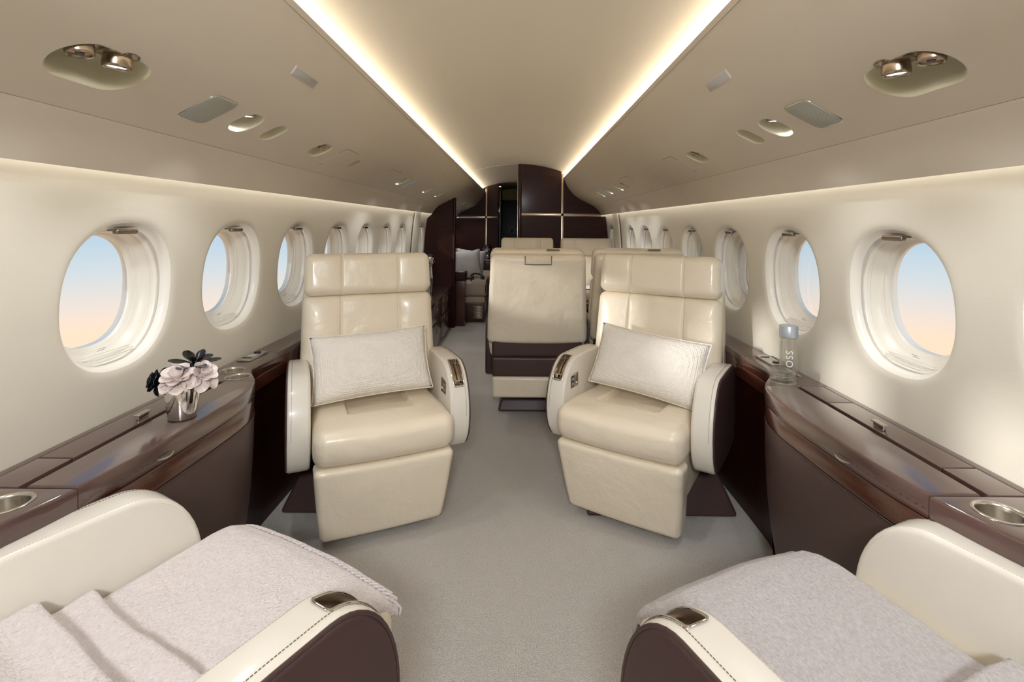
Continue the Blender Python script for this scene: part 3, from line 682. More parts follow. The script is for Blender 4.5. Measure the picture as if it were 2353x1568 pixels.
# ------------------------------------------------------------------ leather chairs
def D_outline(grow=0., n=12):
    """side outline of an armrest in (y,z), y to the back"""
    P = []
    cy_, cz, ry, rz = .265, .475, .163, .225
    for i in range(n+1):
        a = pi/2*i/n; P.append((cy_-ry*cos(a), cz+rz*sin(a)))
    P += [(.36, .70), (.46, .698), (.56, .690), (.60, .67), (.615, .63), (.615, .40), (.60, .34), (.56, .315), (.40, .312), (.22, .316)]
    P += [(.165, .325), (.145, .345), (.122, .38), (.108, .42)]
    return offs(P, -grow) if grow else P
PI2 = 2*pi
def chair_arm(parent, sx, aisle, thin=False):
    """sx +1/-1 side; aisle side carries the lever and the switch panel"""
    P = D_outline(); xi, xo = (.300, .345) if thin else (.292, .384)
    to = lambda u, v, t: (sx*t, u, v)
    arm = mk('armrest', prism(P, xi, xo, .013, 5, to), 'brown_leather' if thin else 'arm_leather', parent, 50)
    Q = offs(P, .0068)
    mk('outer_panel', prism(Q, xo-.012, xo+.004, .010, 4, to, dome=.004, both=False), 'brown_leather', arm, 60)
    mk('piping', tube([(sx*(xo-.001), p[0], p[1]) for p in offs(P, .0065)], .0042, 8, closed=True), 'brown_leather', arm)
    if aisle != 'far':
        # two stitched seams along the inner rim of the arm
        for xx, ins in ((xi+.0095, .0012), (xi+.0012, .010), (xo-.019, -.0008)):
            R_ = offs(P, ins); pts = []
            for i in range(1, 18):
                a, b = Vector(R_[i-1]), Vector(R_[i]); L = (b-a).length; m_ = max(1, int(L/.0062))
                for q in range(m_):
                    pts.append((a.lerp(b, (q+.1)/m_), a.lerp(b, (q+.75)/m_)))
            mk('stitching', join(*[tube([(sx*xx, a.x, a.y), (sx*xx, b.x, b.y)], .0009, 4) for a, b in pts]), 'stitch', arm)
    if aisle is True:
        # curved chrome bezel let into the rounded front of the arm
        cy_, cz, ry, rz = .265, .475, .163, .225; xm = (xi+xo)/2
        def surf(a, x, o): return Vector((sx*x, cy_-(ry+o)*cos(a), cz+(rz+o)*sin(a)))
        A0, A1 = radians(34), radians(86); L = .17; hw = .0275
        pl = []
        R_ = stadium(hw, .5, .16, 6)
        R_ = [(u if abs(u) > 0 else u, v) for u, v in stadium(hw, L/2, .012, 6)]
        def mp(u, v, t): return surf(A0+(A1-A0)*(v/L+.5), xm+u, t)
        dense = []; tr_o = -.017
        for i in range(len(R_)):
            a, b = R_[i], R_[(i+1) % len(R_)]; m_ = max(1, int((Vector(b)-Vector(a)).length/.008))
            dense += [(a[0]+(b[0]-a[0])*q/m_, a[1]+(b[1]-a[1])*q/m_) for q in range(m_)]
        R_ = dense; R2 = offs(R_, .006)
        ring = [[mp(u, v, t) for u, v in Q_] for Q_, t in ((R_, -.001), (R_, .0022), (offs(R_, .002), .0034), (offs(R_, .0045), .0034), (R2, .002), (R2, .0002))]
        V = sum(ring, []); F = []; n = len(R_)
        for j in range(5):
            for i in range(n): a = j*n+i; b = j*n+(i+1) % n; F.append((a, b, b+n, a+n))
        mk('lever_bezel', (V, F), 'chrome', arm, 50)
        cutr = offs(R_, .0052); V = [mp(u, v, t) for t in (-.019, .015) for u, v in cutr]; F = [(i, (i+1) % n, n+(i+1) % n, n+i) for i in range(n)]
        V += [mp(0, v_, t) for t in (-.019, .015) for v_ in (0,)]
        F += [((i+1) % n, i, 2*n) for i in range(n)]+[(n+i, n+(i+1) % n, 2*n+1) for i in range(n)]
        cc = (V, F)
        boolcut(arm, cc)
        inner = [[mp(u, v, t) for u, v in Q_] for Q_, t in ((offs(R_, .0045), .0034), (offs(R_, .0056), .0), (offs(R_, .006), -.0185))]
        mk('lever_well', (sum(inner, []), [(j*n+i, j*n+(i+1) % n, (j+1)*n+(i+1) % n, (j+1)*n+i) for j in range(2) for i in range(n)]), 'bronze_metal', arm, 50)
        G = 14; V = []; F = []
        for i in range(G+1):
            for j in range(3): V.append(surf(A0+.02+(A1-A0-.04)*i/G, xm+(-hw+.004)+(2*hw-.008)*j/2, -.0165))
        for i in range(G):
            for j in range(2): q = i*3+j; F.append((q, q+1, q+4, q+3))
        mk('lever_tray', (V, F), 'bronze_metal', arm)
        V = []; F = []
        for i in range(G+1):
            for x_ in (-.003, .003): V.append(surf(A0+.2+(A1-A0-.32)*i/G, xm+x_, -.0158))
        for i in range(G): q = i*2; F.append((q, q+1, q+3, q+2))
        mk('lever_slot', (V, F), 'dark', arm)
        c_ = surf(A0+.12, xm, -.004)
        mk('lever', rbox(.034, .010, .022, .004, (1, 1, 1), 3, c=tuple(c_)), 'chrome', arm)
        # switch panel on the inner face
        xs = xi; mtx = Matrix(((0, 0, -sx, sx*xs), (1, 0, 0, .225), (0, 1, 0, .585), (0, 0, 0, 1)))
        pnl = mk('switch_panel', xf(prism(stadium(.042, .034, .005, 4), -.001, .0022, .0012, 2), mtx), 'chrome', arm)
        mk('keypad', xf(prism(stadium(.017, .028, .003, 3, (-.020, 0)), .0018, .0030, .0006, 1), mtx), 'black_plastic', pnl)
        arrows = []
        for bx_ in (-.027, -.013):
            for bz in (.014, -.010):
                arrows.append(([mtx @ Vector((bx_-.004, bz-.002, .0033)), mtx @ Vector((bx_+.004, bz-.002, .0033)), mtx @ Vector((bx_, bz+.006, .0033))], [(0, 1, 2)]))
                arrows.append(([mtx @ Vector((bx_-.004, bz-.005, .0033)), mtx @ Vector((bx_+.004, bz-.005, .0033)), mtx @ Vector((bx_, bz-.012, .0033))], [(0, 1, 2)]))
        mk('arrow_marks', join(*arrows), 'print_white', pnl, smooth=False)
        mk('socket', xf(prism(stadium(.013, .024, .003, 3, (.020, 0)), .0018, .0026, .0004, 1), mtx), 'bronze_metal', pnl)
        mk('key', xf(prism(stadium(.007, .004, .001, 2, (.020, -.014)), .002, .005, .0008, 1), mtx), 'print_white', pnl)
    return arm
def make_chair(name, loc, rz, aisle_sx, label, group, tilt=9, base=(-.3, .3, .15, .75), detail=True, headflap=True, recline=0):
    c = empty(name, loc, rz, label, 'chair', group)
    # leg rest
    def fr_(x, y, z):
        t = (z-.04)/.335; k = .885+.115*max(0, min(1, t))**.8
        bulge = -.018*(1-(x/.285)**2)*(1 if y < .07 else 0)*(1-(2*t-1)**2*.6)
        return (x*k, y+.085*(1-t)+bulge, z)
    mk('leg_rest', rbox(.572, .12, .335, .028, (8, 2, 8), 5, fr_, c=(0, .07, .2075)), 'cream_leather', c, 60)
    # seat cushion: rolled front, sunk rear inset
    def ss(a, b, x): t = max(0, min(1, (x-a)/(b-a))); return t*t*(3-2*t)
    def seat_(x, y, z):
        k = 1
        front = 1-ss(.0, .14, y)
        z2 = z
        if z > .45:
            z2 += .010*(1-(x/.29)**2)*ss(0, .1, y)
            z2 -= .018*ss(.12, .5, y)
            w_ = .138
            ins = ss(.165, .178, y)*(1-ss(w_-.008, w_+.006, abs(x)+.10*(.30-y)*0))
            gro = math.exp(-((y-.168)/.007)**2)*(abs(x) < .14)*.011+math.exp(-((abs(x)-w_)/.005)**2)*ss(.162, .172, y)*.010
            z2 -= gro*1.3 + .026*ins
            z2 += .006*ins*(1-(x/.15)**2)
        y2 = y-.022*(1-(x/.29)**2)*front + (.02*((z-.45)/.07)*front if z < .45 else 0)*-1
        return (x, y2, z2)
    NX = 130 if detail else 30; NY = 130 if detail else 24
    mk('seat_cushion', rbox(.574, .58, .155, .05, (NX, NY, 3), 6, seat_, c=(0, .29, .4515)), 'cream_leather', c, 70)
    mk('seat_frame', rbox(.53, .50, .20, .03, (2, 2, 2), 3, c=(0, .37, .275)), 'cream_leather', c)
    # back, built upright then reclined about the hinge
    H = T(0, .50, .47) @ RX(-tilt-recline)
    def taper(x, y, z): 
        k = 1.03-.05*max(0, min(1, z/.75)); return (x*k, y, z)
    def shell(x, y, z):
        k = 1.0-.07*ss(.1, .78, z)-.02*ss(.68, .78, z); bul = .02*(1-(x/.34)**2) if y > .13 else 0
        return (x*k, y+bul, z)
    mk('back_shell', xf(rbox(.665, .10, .60, .035, (10, 2, 10), 5, shell, c=(0, .135, .42)), H), 'cream_leather', c, 60)
    def pad(x0, x1, z0, z1, y0, d, bul, r=.02):
        cx = (x0+x1)/2; w_ = x1-x0; hz = (z0+z1)/2
        def f_(x, y, z):
            b = bul*(1-((x-cx)/(w_/2))**2)*(1-((z-hz)/((z1-z0)/2))**4) if y < y0+d/2 else 0
            X, Y, Z = taper(x, y-b, z); return (X, Y, Z)
        return xf(rbox(w_, d, z1-z0, r, (8, 2, 10), 4, f_, c=(cx, y0+d/2, hz)), H)
    def whole(w_, z0, z1, y0, d, r, wing, puff, name, low):
        hz = (z0+z1)/2; NXX = 150 if detail else 40; xs_ = .142
        def f_(x, y, z):
            ft = 1 if y < y0+d*.55 else 0; ax_ = abs(x)
            v = (z-hz)/((z1-z0)/2)
            g = math.exp(-((ax_-xs_)/.0042)**2)
            side = ss(xs_, w_/2, ax_)
            b = 0
            if ft:
                b -= .009*g
                if ax_ < xs_: b += puff*(1-(x/xs_)**2)*(1-v**4)
                else: b += wing*math.sin(min(1, (ax_-xs_)/(w_/2-xs_))*pi)**.7*(1-v**6)
                if low: b += .004*noise.noise(Vector((x*9, z*7, 2)))
                else: b += .002*noise.noise(Vector((x*14, z*9, 4)))
            X, Y, Z = taper(x, y-b, z)
            return (X, Y, Z)
        return mk(name, xf(rbox(w_, d, z1-z0, r, (NXX, 2, 34 if detail else 10), 6, f_, c=(0, y0+d/2, hz)), H), 'cream_leather', c, 75)
    whole(.650, -.01, .528, .008, .11, .042, .022, .006, 'backrest', True)
    whole(.640, .526, .738, -.012, .135, .042, .010, .006, 'headrest', False)
    # pull flap on the rear top edge
    sh = xf(rbox(.155, .012, .035, .004, (1, 1, 1), 2, c=(.0, .202, .695)), H)
    mk('rear_flap', sh, 'cream_leather', c)
    mk('rear_flap_trim', xf(tube([(-.085, .198, .722), (-.085, .2075, .668), (0, .209, .666), (.085, .2075, .668), (.085, .198, .722)], .0035, 6), H), 'seam', c)
    mk('flap_handle', xf(rbox(.085, .02, .006, .002, (1, 1, 1), 2, c=(-.1*aisle_sx, .10, .741)), H), 'seam', c)
    # dark skirt behind and below the back
    sk = mk('rear_skirt', rbox(.60, .12, .125, .02, (4, 2, 4), 4, c=(0, .645, .535)), 'brown_leather', c, 60)
    mk('lower_skirt', rbox(.60, .11, .135, .02, (4, 2, 4), 4, c=(0, .640, .404)), 'brown_leather', sk, 60)
    mk('rear_plinth', rbox(.59, .12, .14, .02, (2, 2, 2), 3, c=(0, .645, .27)), 'cream_leather', c, 60)
    for sx in (-1, 1): chair_arm(c, sx, (sx == aisle_sx) if detail else 'far', not detail)
    # pedestal, squared up with the cabin
    x0, x1, y0, y1 = base
    B = RZ(-rz)
    def ped(x, y, z):
        t = z/.21; return (((x0+x1)/2+(x-(x0+x1)/2)*(1-.24*t)), y+(.09*t if y < (y0+y1)/2 else -.05*t), z)
    mk('pedestal', xf(rbox(x1-x0, y1-y0, .205, .018, (2, 2, 2), 3, ped, c=((x0+x1)/2, (y0+y1)/2, .105)), B), 'brown_leather', c, 60)
    mk('swivel_post', xf(lathe([(.09, .19), (.09, .24), (.12, .25)], 24), T(0, .35, 0)), 'black_plastic', c)
    return c
def world_base(loc, X0, X1, Y0, Y1):
    """rectangle given in cabin axes -> offsets from the chair's origin in unrotated axes"""
    return (X0-loc[0], X1-loc[0], Y0-loc[1], Y1-loc[1])
CH = {}
L1 = (-.495, 2.045, 0); CH['fl'] = make_chair('club_chair', L1, 24, 1, 'cream leather swivel chair facing the viewer, left of the aisle, with pillow', 'front cream leather club chairs', base=world_base(L1, -1.07, -.35, 2.31, 2.95))
L2 = (.437, 2.125, 0); CH['fr'] = make_chair('club_chair', L2, -32, -1, 'cream leather swivel chair facing the viewer, right of the aisle, with sunlit pillow', 'front cream leather club chairs', base=world_base(L2, .35, 1.06, 2.31, 2.95))
L3 = (-.470, 1.235, 0); CH['nl'] = make_chair('club_chair', L3, 180-30, -1, 'cream leather chair cut off at lower left, seat under a pinkish throw', 'near cream leather club chairs', base=world_base(L3, -.95, -.40, .45, 1.1), recline=33)
L4 = (.535, 1.185, 0); CH['nr'] = make_chair('club_chair', L4, 180+24, 1, 'cream leather chair cut off at lower right, seat under a grey throw', 'near cream leather club chairs', base=world_base(L4, .40, .95, .45, 1.1), recline=33)
L5 = (.155, 4.02, 0); make_chair('club_chair', L5, 180, 1, 'cream leather chair turned away, its back to the viewer beside the aisle', 'conference group chairs', base=(-.27, .27, -.42, -.12), detail=False)
L6 = (.853, 4.13, 0); make_chair('club_chair', L6, 180, 1, 'cream leather chair turned away, mostly hidden behind the sunlit front chair', 'conference group chairs', base=(-.27, .27, -.42, -.12), detail=False)
L7 = (.13, 5.42, 0); make_chair('club_chair', L7, 0, -1, 'far cream chair whose headrest shows above the chair by the aisle', 'conference group chairs', base=(-.27, .27, .15, .6), detail=False)
L8 = (.85, 5.42, 0); make_chair('club_chair', L8, 0, -1, 'far cream chair by the right wall in front of the bulkhead', 'conference group chairs', base=(-.27, .27, .15, .6), detail=False)

# ------------------------------------------------------------------ pillows and throws
def pillow_mesh(w, h, t, n=26, seed=0, pinch=.05):
    V = []; F = []; idx = {}
    def P(i, j, side):
        u = -1+2*i/n; v = -1+2*j/n; edge_ = i in (0, n) or j in (0, n)
        key = (i, j, 0 if edge_ else side)
        if key in idx: return idx[key]
        x = w/2*u*(1-pinch*(1-v*v)); z = h/2*v*(1-pinch*1.3*(1-u*u))
        q = (max(0, 1-abs(u)**3.2)*max(0, 1-abs(v)**3.2))**.55
        y = side*t/2*q + side*.006*q*noise.noise(Vector((u*2.2+seed, v*2.2, side)))
        x += .004*noise.noise(Vector((v*3, seed, 1))); z += .004*noise.noise(Vector((u*3, seed, 5)))
        idx[key] = len(V); V.append((x, y, z)); return idx[key]
    for sd in (-1, 1):
        for i in range(n):
            for j in range(n): F.append((P(i, j, sd), P(i+1, j, sd), P(i+1, j+1, sd), P(i, j+1, sd)))
    return V, F
def pillow(name, w, h, t, m, mtx, label, group=None, seed=0, pinch=.05, cat='pillow'):
    o = mk(name, pillow_mesh(w, h, t, 26, seed, pinch), m, None, 180, mtx); tag(o, label, cat, group); 
    return o
A = CH['fl'].matrix_basis if False else None
def chair_m(loc, rz): return T(*loc) @ RZ(rz)
for (L, rz, dx, dz, roll, lb, sd) in ((L1, 24, -.018, .678, -2, 'white woven lumbar pillow leaning on the left front chair', 1), (L2, -32, .030, .672, 5, 'white woven lumbar pillow with a sunlit upper part on the right front chair', 9)):
    mtx = chair_m(L, rz) @ T(dx, .365, dz+.012) @ RX(-24) @ RY(roll)
    o = pillow('pillow', .545, .305, .135, 'woven', mtx, lb, 'woven lumbar pillows', sd)
    # piped hem
    n = 26; pts = []
    pm = pillow_mesh(.545, .305, .135, n, sd)[0]
    def hem(u, v):
        x = (.545/2)*u*(1-.05*(1-v*v)); z = (.305/2)*v*(1-.065*(1-u*u)); return (x, 0, z)
    for i in range(41): pts.append(hem(-1+i/20, -1))
    for i in range(1, 25): pts.append(hem(1, -1+i/12))
    for i in range(1, 41): pts.append(hem(1-i/20, 1))
    for i in range(1, 24): pts.append(hem(-1, 1-i/12))
    mk('hem', tube(pts, .003, 6, closed=True), 'woven', o)

def throw(name, loc, rz, x0, x1, tail, folds, m, label, seed, stitched=False):
    NX, NP = 70, 90
    def path(s):   # s metres from the rear; y falls towards the front
        pts = [(.62, .565), (.50, .527), (.40, .527), (.30, .532), (.20, .540), (.10, .546), (.055, .542), (.018, .528)]+tail
        L = 0
        for (a, b), (c, d) in zip(pts, pts[1:]):
            l = math.hypot(c-a, d-b)
            if s <= L+l or (c, d) == pts[-1]:
                t = min(1, (s-L)/l); nx_, nz_ = (b-d)/l*-1, (a-c)/l
                return a+(c-a)*t, b+(d-b)*t, -(d-b)/l*-1, (a-c)/l
            L += l
    pts = [(.62, .565), (.50, .527), (.40, .527), (.30, .532), (.20, .540), (.10, .546), (.055, .542), (.018, .528)]+tail
    TL = sum(math.hypot(a[0]-b[0], a[1]-b[1]) for a, b in zip(pts, pts[1:]))
    def sm(a, b, x): t = max(0, min(1, (x-a)/(b-a))); return t*t*(3-2*t)
    top = []; ctr = {}
    for i in range(NX+1):
        x = x0+(x1-x0)*i/NX; row = []
        for j in range(NP+1):
            y, z, nx_, nz_ = path(TL*j/NP)
            up = 0
            for (fy, fh) in folds:
                fy2 = fy+.02*noise.noise(Vector((x*4, fy*9+seed, 0)))
                up += fh*sm(fy2-.006, fy2+.012, y)*(1-.25*sm(fy2+.012, fy2+.09, y))
            q = noise.noise(Vector((x*7, y*7, seed)))*.006+noise.noise(Vector((x*22, y*22, seed+3)))*.0016
            bow = -.022*(1-(x/.29)**2)*(1-sm(.0, .14, y))
            e_ = min(1, (x1-x)/.03, (x-x0)/.03); drop = -.018*(1-max(0, e_))**2
            yy = y+bow
            row.append(Vector((x, yy-.012*(nz_ < .5), z+up+q+drop+.004)))
        top.append(row)
    V = []; F = []; W_ = NP+1
    th = .010
    for row in top: V += row
    n0 = len(V)
    for row in top: V += [p-Vector((0, -.006 if p.y < .02 else 0, th)) for p in row]
    for i in range(NX):
        for j in range(NP):
            a = i*W_+j; F.append((a, a+1, a+W_+1, a+W_)); F.append((n0+a, n0+a+W_, n0+a+W_+1, n0+a+1))
    for i in range(NX):
        for j in (0, NP): a = i*W_+j; q = (a, a+W_, n0+a+W_, n0+a); F.append(q)
    for j in range(NP):
        for i in (0, NX): a = i*W_+j; F.append((a, a+1, n0+a+1, n0+a))
    o = mk(name, (V, F), m, None, 80, T(*loc) @ RZ(rz)); tag(o, label, 'blanket')
    if stitched:
        st = []
        for i in range(0, NX, 2):
            p = top[i][NP]+Vector((0, -.002, .0)); q = top[min(i+2, NX)][NP-3]+Vector((0, 0, .002))
            st.append(tube([p-Vector((0, 0, .012)), p+Vector((0, -.005, 0)), (p+q)/2+Vector((0, -.003, .003)), q], .0028, 6))
        sob = mk('edge_stitching', join(*st), m, o); tag(sob, kind='stuff')
    return o
throw('throw_blanket', (L3[0], L3[1], 0), 150, -.268, .287, [(.004, .515), (.000, .503)], [(.335, .034), (.42, .040)], 'blanket_pink', 'pinkish white wool throw with stitched hem over the lower left chair', 2, True)
throw('throw_blanket', (L4[0], L4[1], 0), 204, -.262, .258, [(.002, .510), (-.010, .480), (-.012, .44)], [(.40, .045)], 'blanket_grey', 'mottled light grey wool throw over the lower right chair', 8)

# ------------------------------------------------------------------ vase of leather flowers on the left cabinet
vx, vy, vz = -.992, 1.526, ZT+.003
vs = empty('vase', (vx, vy, vz), 0, 'polished tapered metal vase holding leather flowers on the left cabinet', 'vase')
mk('cup', lathe([(.034, 0), (.0365, .001), (.0375, .004), (.0505, .112), (.0500, .113), (.0488, .112), (.036, .006), (1e-5, .006)], 48), 'chrome', vs, 60)
mk('foot_ring', lathe_open([(.0355, -.0002), (.0372, .0), (.0372, .003), (.0355, .0032), (.0355, -.0002)], 40), 'dark', vs)
def petal_vf(L, Wd, cup=.25, curl=.3, n=7):
    V = []; F = []
    for side in (0, 1):
        for i in range(n+1):
            for j in range(n+1):
                u = -1+2*i/n; v = -1+2*j/n
                k = sqrt(max(0, 1-v*v/2)); l = sqrt(max(0, 1-u*u/2)); x = u*k; y = v*l
                r_ = (y+1)/2; X = x*Wd/2*(.45+.55*sin(min(1, r_*1.35)*pi/2)); Y = (y+1)*L/2
                Z = cup*Wd*x*x + curl*L*(r_**2) - (.0012 if side else 0)
                V.append((X, Y, Z))
    m_ = n+1; o = m_*m_
    for i in range(n):
        for j in range(n):
            a = i*m_+j; F.append((a, a+1, a+m_+1, a+m_)); F.append((o+a, o+a+m_, o+a+m_+1, o+a+1))
    for i in range(n):
        for (a, b) in ((i, i+1), (n*m_+i, n*m_+i+1), (i*m_, (i+1)*m_), (i*m_+n, (i+1)*m_+n)): F.append((a, b, o+b, o+a))
    return V, F
def blossom(name, c, axis, rings, m, label, group):
    """rings: (count, length, width, tilt from axis in degrees, cup, curl)"""
    e = empty(name, c, 0, label, 'flower', group)
    q = Vector(axis).normalized().to_track_quat('Z', 'Y').to_matrix().to_4x4()
    for k, (cnt, L, Wd, tl, cup, curl) in enumerate(rings):
        proto = None
        for i in range(cnt):
            a = 360*i/cnt+k*31+random.uniform(-7, 7)
            mt = q @ RZ(a) @ T(0, .006, .004*k) @ RX(90-tl+random.uniform(-7, 7))
            if proto is None: proto = mk('petal', petal_vf(L, Wd, cup, curl), m, e, 60, mt)
            else:
                d = proto.copy(); COL.objects.link(d); d.matrix_local = mt
    mk('heart', xf(lathe([(1e-5, -.004), (.008, 0), (.009, .008), (1e-5, .013)], 14), q), m, e)
    return e
g = 'leather flowers in the metal vase'
zt = vz+.112
blossom('flower', (vx+.004, vy-.026, zt+.012), (.05, -.42, .8), [(7, .050, .050, 98, .22, -.05), (7, .044, .042, 66, .25, .1), (5, .032, .030, 34, .3, .2)], 'petal_white', 'large off-white leather flower drooping over the front of the metal vase', g)
blossom('flower', (vx+.050, vy+.012, zt+.012), (.65, -.25, .7), [(7, .050, .044, 96, .25, -.1), (6, .040, .036, 60, .3, .1), (4, .028, .026, 30, .3, .2)], 'petal_white', 'smaller off-white leather flower at the aisle side of the vase', g)
blossom('flower', (vx-.015, vy+.016, zt+.018), (-.1, .1, 1), [(6, .050, .044, 88, .25, 0), (5, .038, .034, 50, .3, .1)], 'petal_white', 'off-white leather flower facing up at the centre of the bouquet', g)
blossom('flower', (vx-.056, vy-.020, zt+.004), (-.7, -.55, .3), [(10, .038, .034, 92, .25, -.2), (9, .032, .03, 66, .3, .1), (8, .026, .026, 42, .3, .1), (5, .018, .02, 20, .3, .2)], 'petal_black', 'black leather flower on the window side of the vase', g)
blossom('flower', (vx+.018, vy+.030, zt+.046), (.15, -.1, 1), [(6, .066, .034, 86, .10, .08), (4, .040, .028, 55, .2, .2)], 'petal_black', 'black pointed leather flower on top at the back of the bouquet', g)
for i, (a, b, c_) in enumerate(((0, -.02, 0), (.03, .005, .0), (-.03, -.01, 0), (.01, .025, .02), (-.01, .01, .02))):
    mk('stem', tube([(a*.4, b*.4, .01), (a, b, .11+c_)], .0025, 6), 'petal_black', vs)

# ------------------------------------------------------------------ bottle and tumbler on the right cabinet
bx, by, bz = 1.127, 1.765*K, ZT-.0545
bt = empty('water_bottle', (bx, by, bz), 0, 'clear cylindrical water bottle with silver cap standing in the rear cup holder', 'bottle')
mk('body', lathe([(1e-5, 0), (.030, 0), (.0335, .003), (.034, .008), (.034, .202), (.033, .206), (.026, .208), (.026, .206), (.031, .203), (.0318, .198), (.0318, .010), (.029, .008), (1e-5, .008)], 40), 'clear_glass', bt, 50)
mk('water', lathe([(1e-5, .009), (.029, .009), (.0312, .013), (.0312, .185), (1e-5, .185)], 36), 'water', bt, 50)
mk('cap', lathe([(1e-5, .2095), (.0335, .2095), (.0345, .211), (.0345, .254), (.0335, .256), (1e-5, .256)], 40), 'cap_silver', bt, 30)
def text_mesh(txt, size, m, mtx, parent, name='lettering', wrap=None, depth=.0003):
    cu = bpy.data.curves.new('t', 'FONT'); cu.body = txt; cu.size = size; cu.align_x = 'CENTER'; cu.align_y = 'CENTER'; cu.extrude = depth; cu.resolution_u = 4
    cu.space_character = 1.15
    o = bpy.data.objects.new('t', cu); COL.objects.link(o); dg = bpy.context.evaluated_depsgraph_get()
    me = bpy.data.meshes.new_from_object(o.evaluated_get(dg)); bpy.data.objects.remove(o)
    for v in me.vertices:
        p = Vector(v.co)
        p = wrap(p) if wrap else mtx @ p
        v.co = p
    me.materials.clear(); return link(name, me, m, parent)
ang0 = math.atan2(0-by, .03-bx)+.15     # faces the cabin
def wrapv(R_, zc):
    def f_(p):     # text runs up the bottle
        a = ang0-p.y/R_; return Vector(((R_+p.z+.0004)*cos(a), (R_+p.z+.0004)*sin(a), zc+p.x))
    return f_
text_mesh('VOSS', .036, 'print_white', None, bt, 'lettering', wrapv(.034, .115))
g_ = empty('tumbler', (1.057, 1.69*K, ZT-.040), 0, 'cut glass tumbler sitting in the front right cup holder before the bottle', 'glass')
def facet(prof, n=16, m_=3):
    V = []; F = []; N = n*m_
    for k, (r_, z) in enumerate(prof):
        for i in range(N):
            a = 2*pi*i/N; rr = r_*(1-(.018 if (i % m_) == 0 and k > 1 and r_ > .03 and k < 9 else 0)); V.append((rr*cos(a), rr*sin(a), z))
    for j in range(len(prof)-1):
        for i in range(N): a = j*N+i; b = j*N+(i+1) % N; F.append((a, b, b+N, a+N))
    F.append(tuple(range(N))[::-1]); F.append(tuple(range((len(prof)-1)*N, len(prof)*N)))
    return V, F
mk('bowl', facet([(.034, 0), (.0375, .003), (.038, .020), (.0385, .040), (.0445, .046), (.0452, .054), (.0440, .0555), (.0455, .057), (.0458, .066), (.0445, .0675), (.046, .069), (.0465, .088), (.0445, .088), (.0425, .050), (.034, .012), (.02, .010)]), 'cut_glass', g_, 30)

# ------------------------------------------------------------------ conference table
tb = empty('conference_table', (.60, 4.72, 0), 0, 'dark wood conference table between the facing rear chairs', 'table')
mk('tabletop', box(-.56, .56, -.50, .50, .70, .73, .008, 3), 'wood_top', tb)
mk('edge_strip', box(-.565, .565, -.505, .505, .692, .70, .002, 1), 'steel', tb)
mk('apron', box(-.52, .54, -.45, .45, .63, .692, .006, 2), 'wood', tb)
mk('table_leg', box(.0, .10, -.25, .25, 0, .63, .01, 2), 'wood_bulkhead', tb)
for i in range(3):
    p = mk('paper_sheet', rbox(.21, .29, .0016, .0005, (1, 1, 1), 1), 'paper', None, 30, T(.74+.02*i, 5.02-.02*i, .7309+.0018*i) @ RZ(8-11*i))
    tag(p, ('white paper sheet at the bottom of the stack on the conference table', 'white paper sheet in the middle of the conference table stack', 'topmost white paper sheet of the conference table stack')[i], 'paper', 'papers on the conference table')

# ------------------------------------------------------------------ left low credenza ahead of the divider
cr_ = empty('credenza', (0, 0, 0), 0, 'low dark wood credenza with latched doors against the left wall before the divider', 'cabinet')
mk('top', box(-1.195, -.835, 4.25, 6.515, .53, .555, .004, 2), 'wood_top', cr_)
mk('carcass', box(-1.13, -.862, 4.26, 6.51, .02, .53, .003, 1), 'wood_bulkhead', cr_)
mk('plinth', box(-1.12, -.875, 4.27, 6.50, 0, .02, .002, 1), 'dark', cr_)
ys = [4.27, 5.02, 5.72, 6.50]
for i in range(3):
    for (z0, z1) in ((.30, .525), (.03, .295)):
        d = mk('door', box(-.862, -.846, ys[i]+.003, ys[i+1]-.003, z0+.003, z1-.003, .003, 2), 'wood', cr_)
        yl = (ys[i]+ys[i+1])/2+.02
        mk('latch', box(-.8455, -.841, yl, yl+.028, (z0+z1)/2+.0, (z0+z1)/2+.06, .002, 1), 'steel', d)
def crumple(c, r, n, m, parent, name='foil_leaf'):
    for i in range(n):
        ph = math.acos(1-2*(i+.5)/n); th = pi*(1+5**.5)*i
        d = Vector((sin(ph)*cos(th), sin(ph)*sin(th), cos(ph)))
        q = d.to_track_quat('Z', 'Y').to_matrix().to_4x4() @ RZ(random.uniform(0, 360)) @ RX(random.uniform(-28, 28))
        k = r*.42; V = []; N = 7
        for j in range(N):
            a = 2*pi*j/N; V.append(Vector((k*random.uniform(.8, 1.15)*cos(a), k*random.uniform(.8, 1.15)*sin(a), random.uniform(-.25, .25)*k)))
        V.append(Vector((0, 0, .35*k))); V.append(Vector((0, 0, -.25*k)))
        F = [(j, (j+1) % N, N) for j in range(N)]+[((j+1) % N, j, N+1) for j in range(N)]
        V = [q @ v + d*r*.8 + Vector(c) for v in V]
        mk(name, (V, F), m, parent, 10, smooth=False)
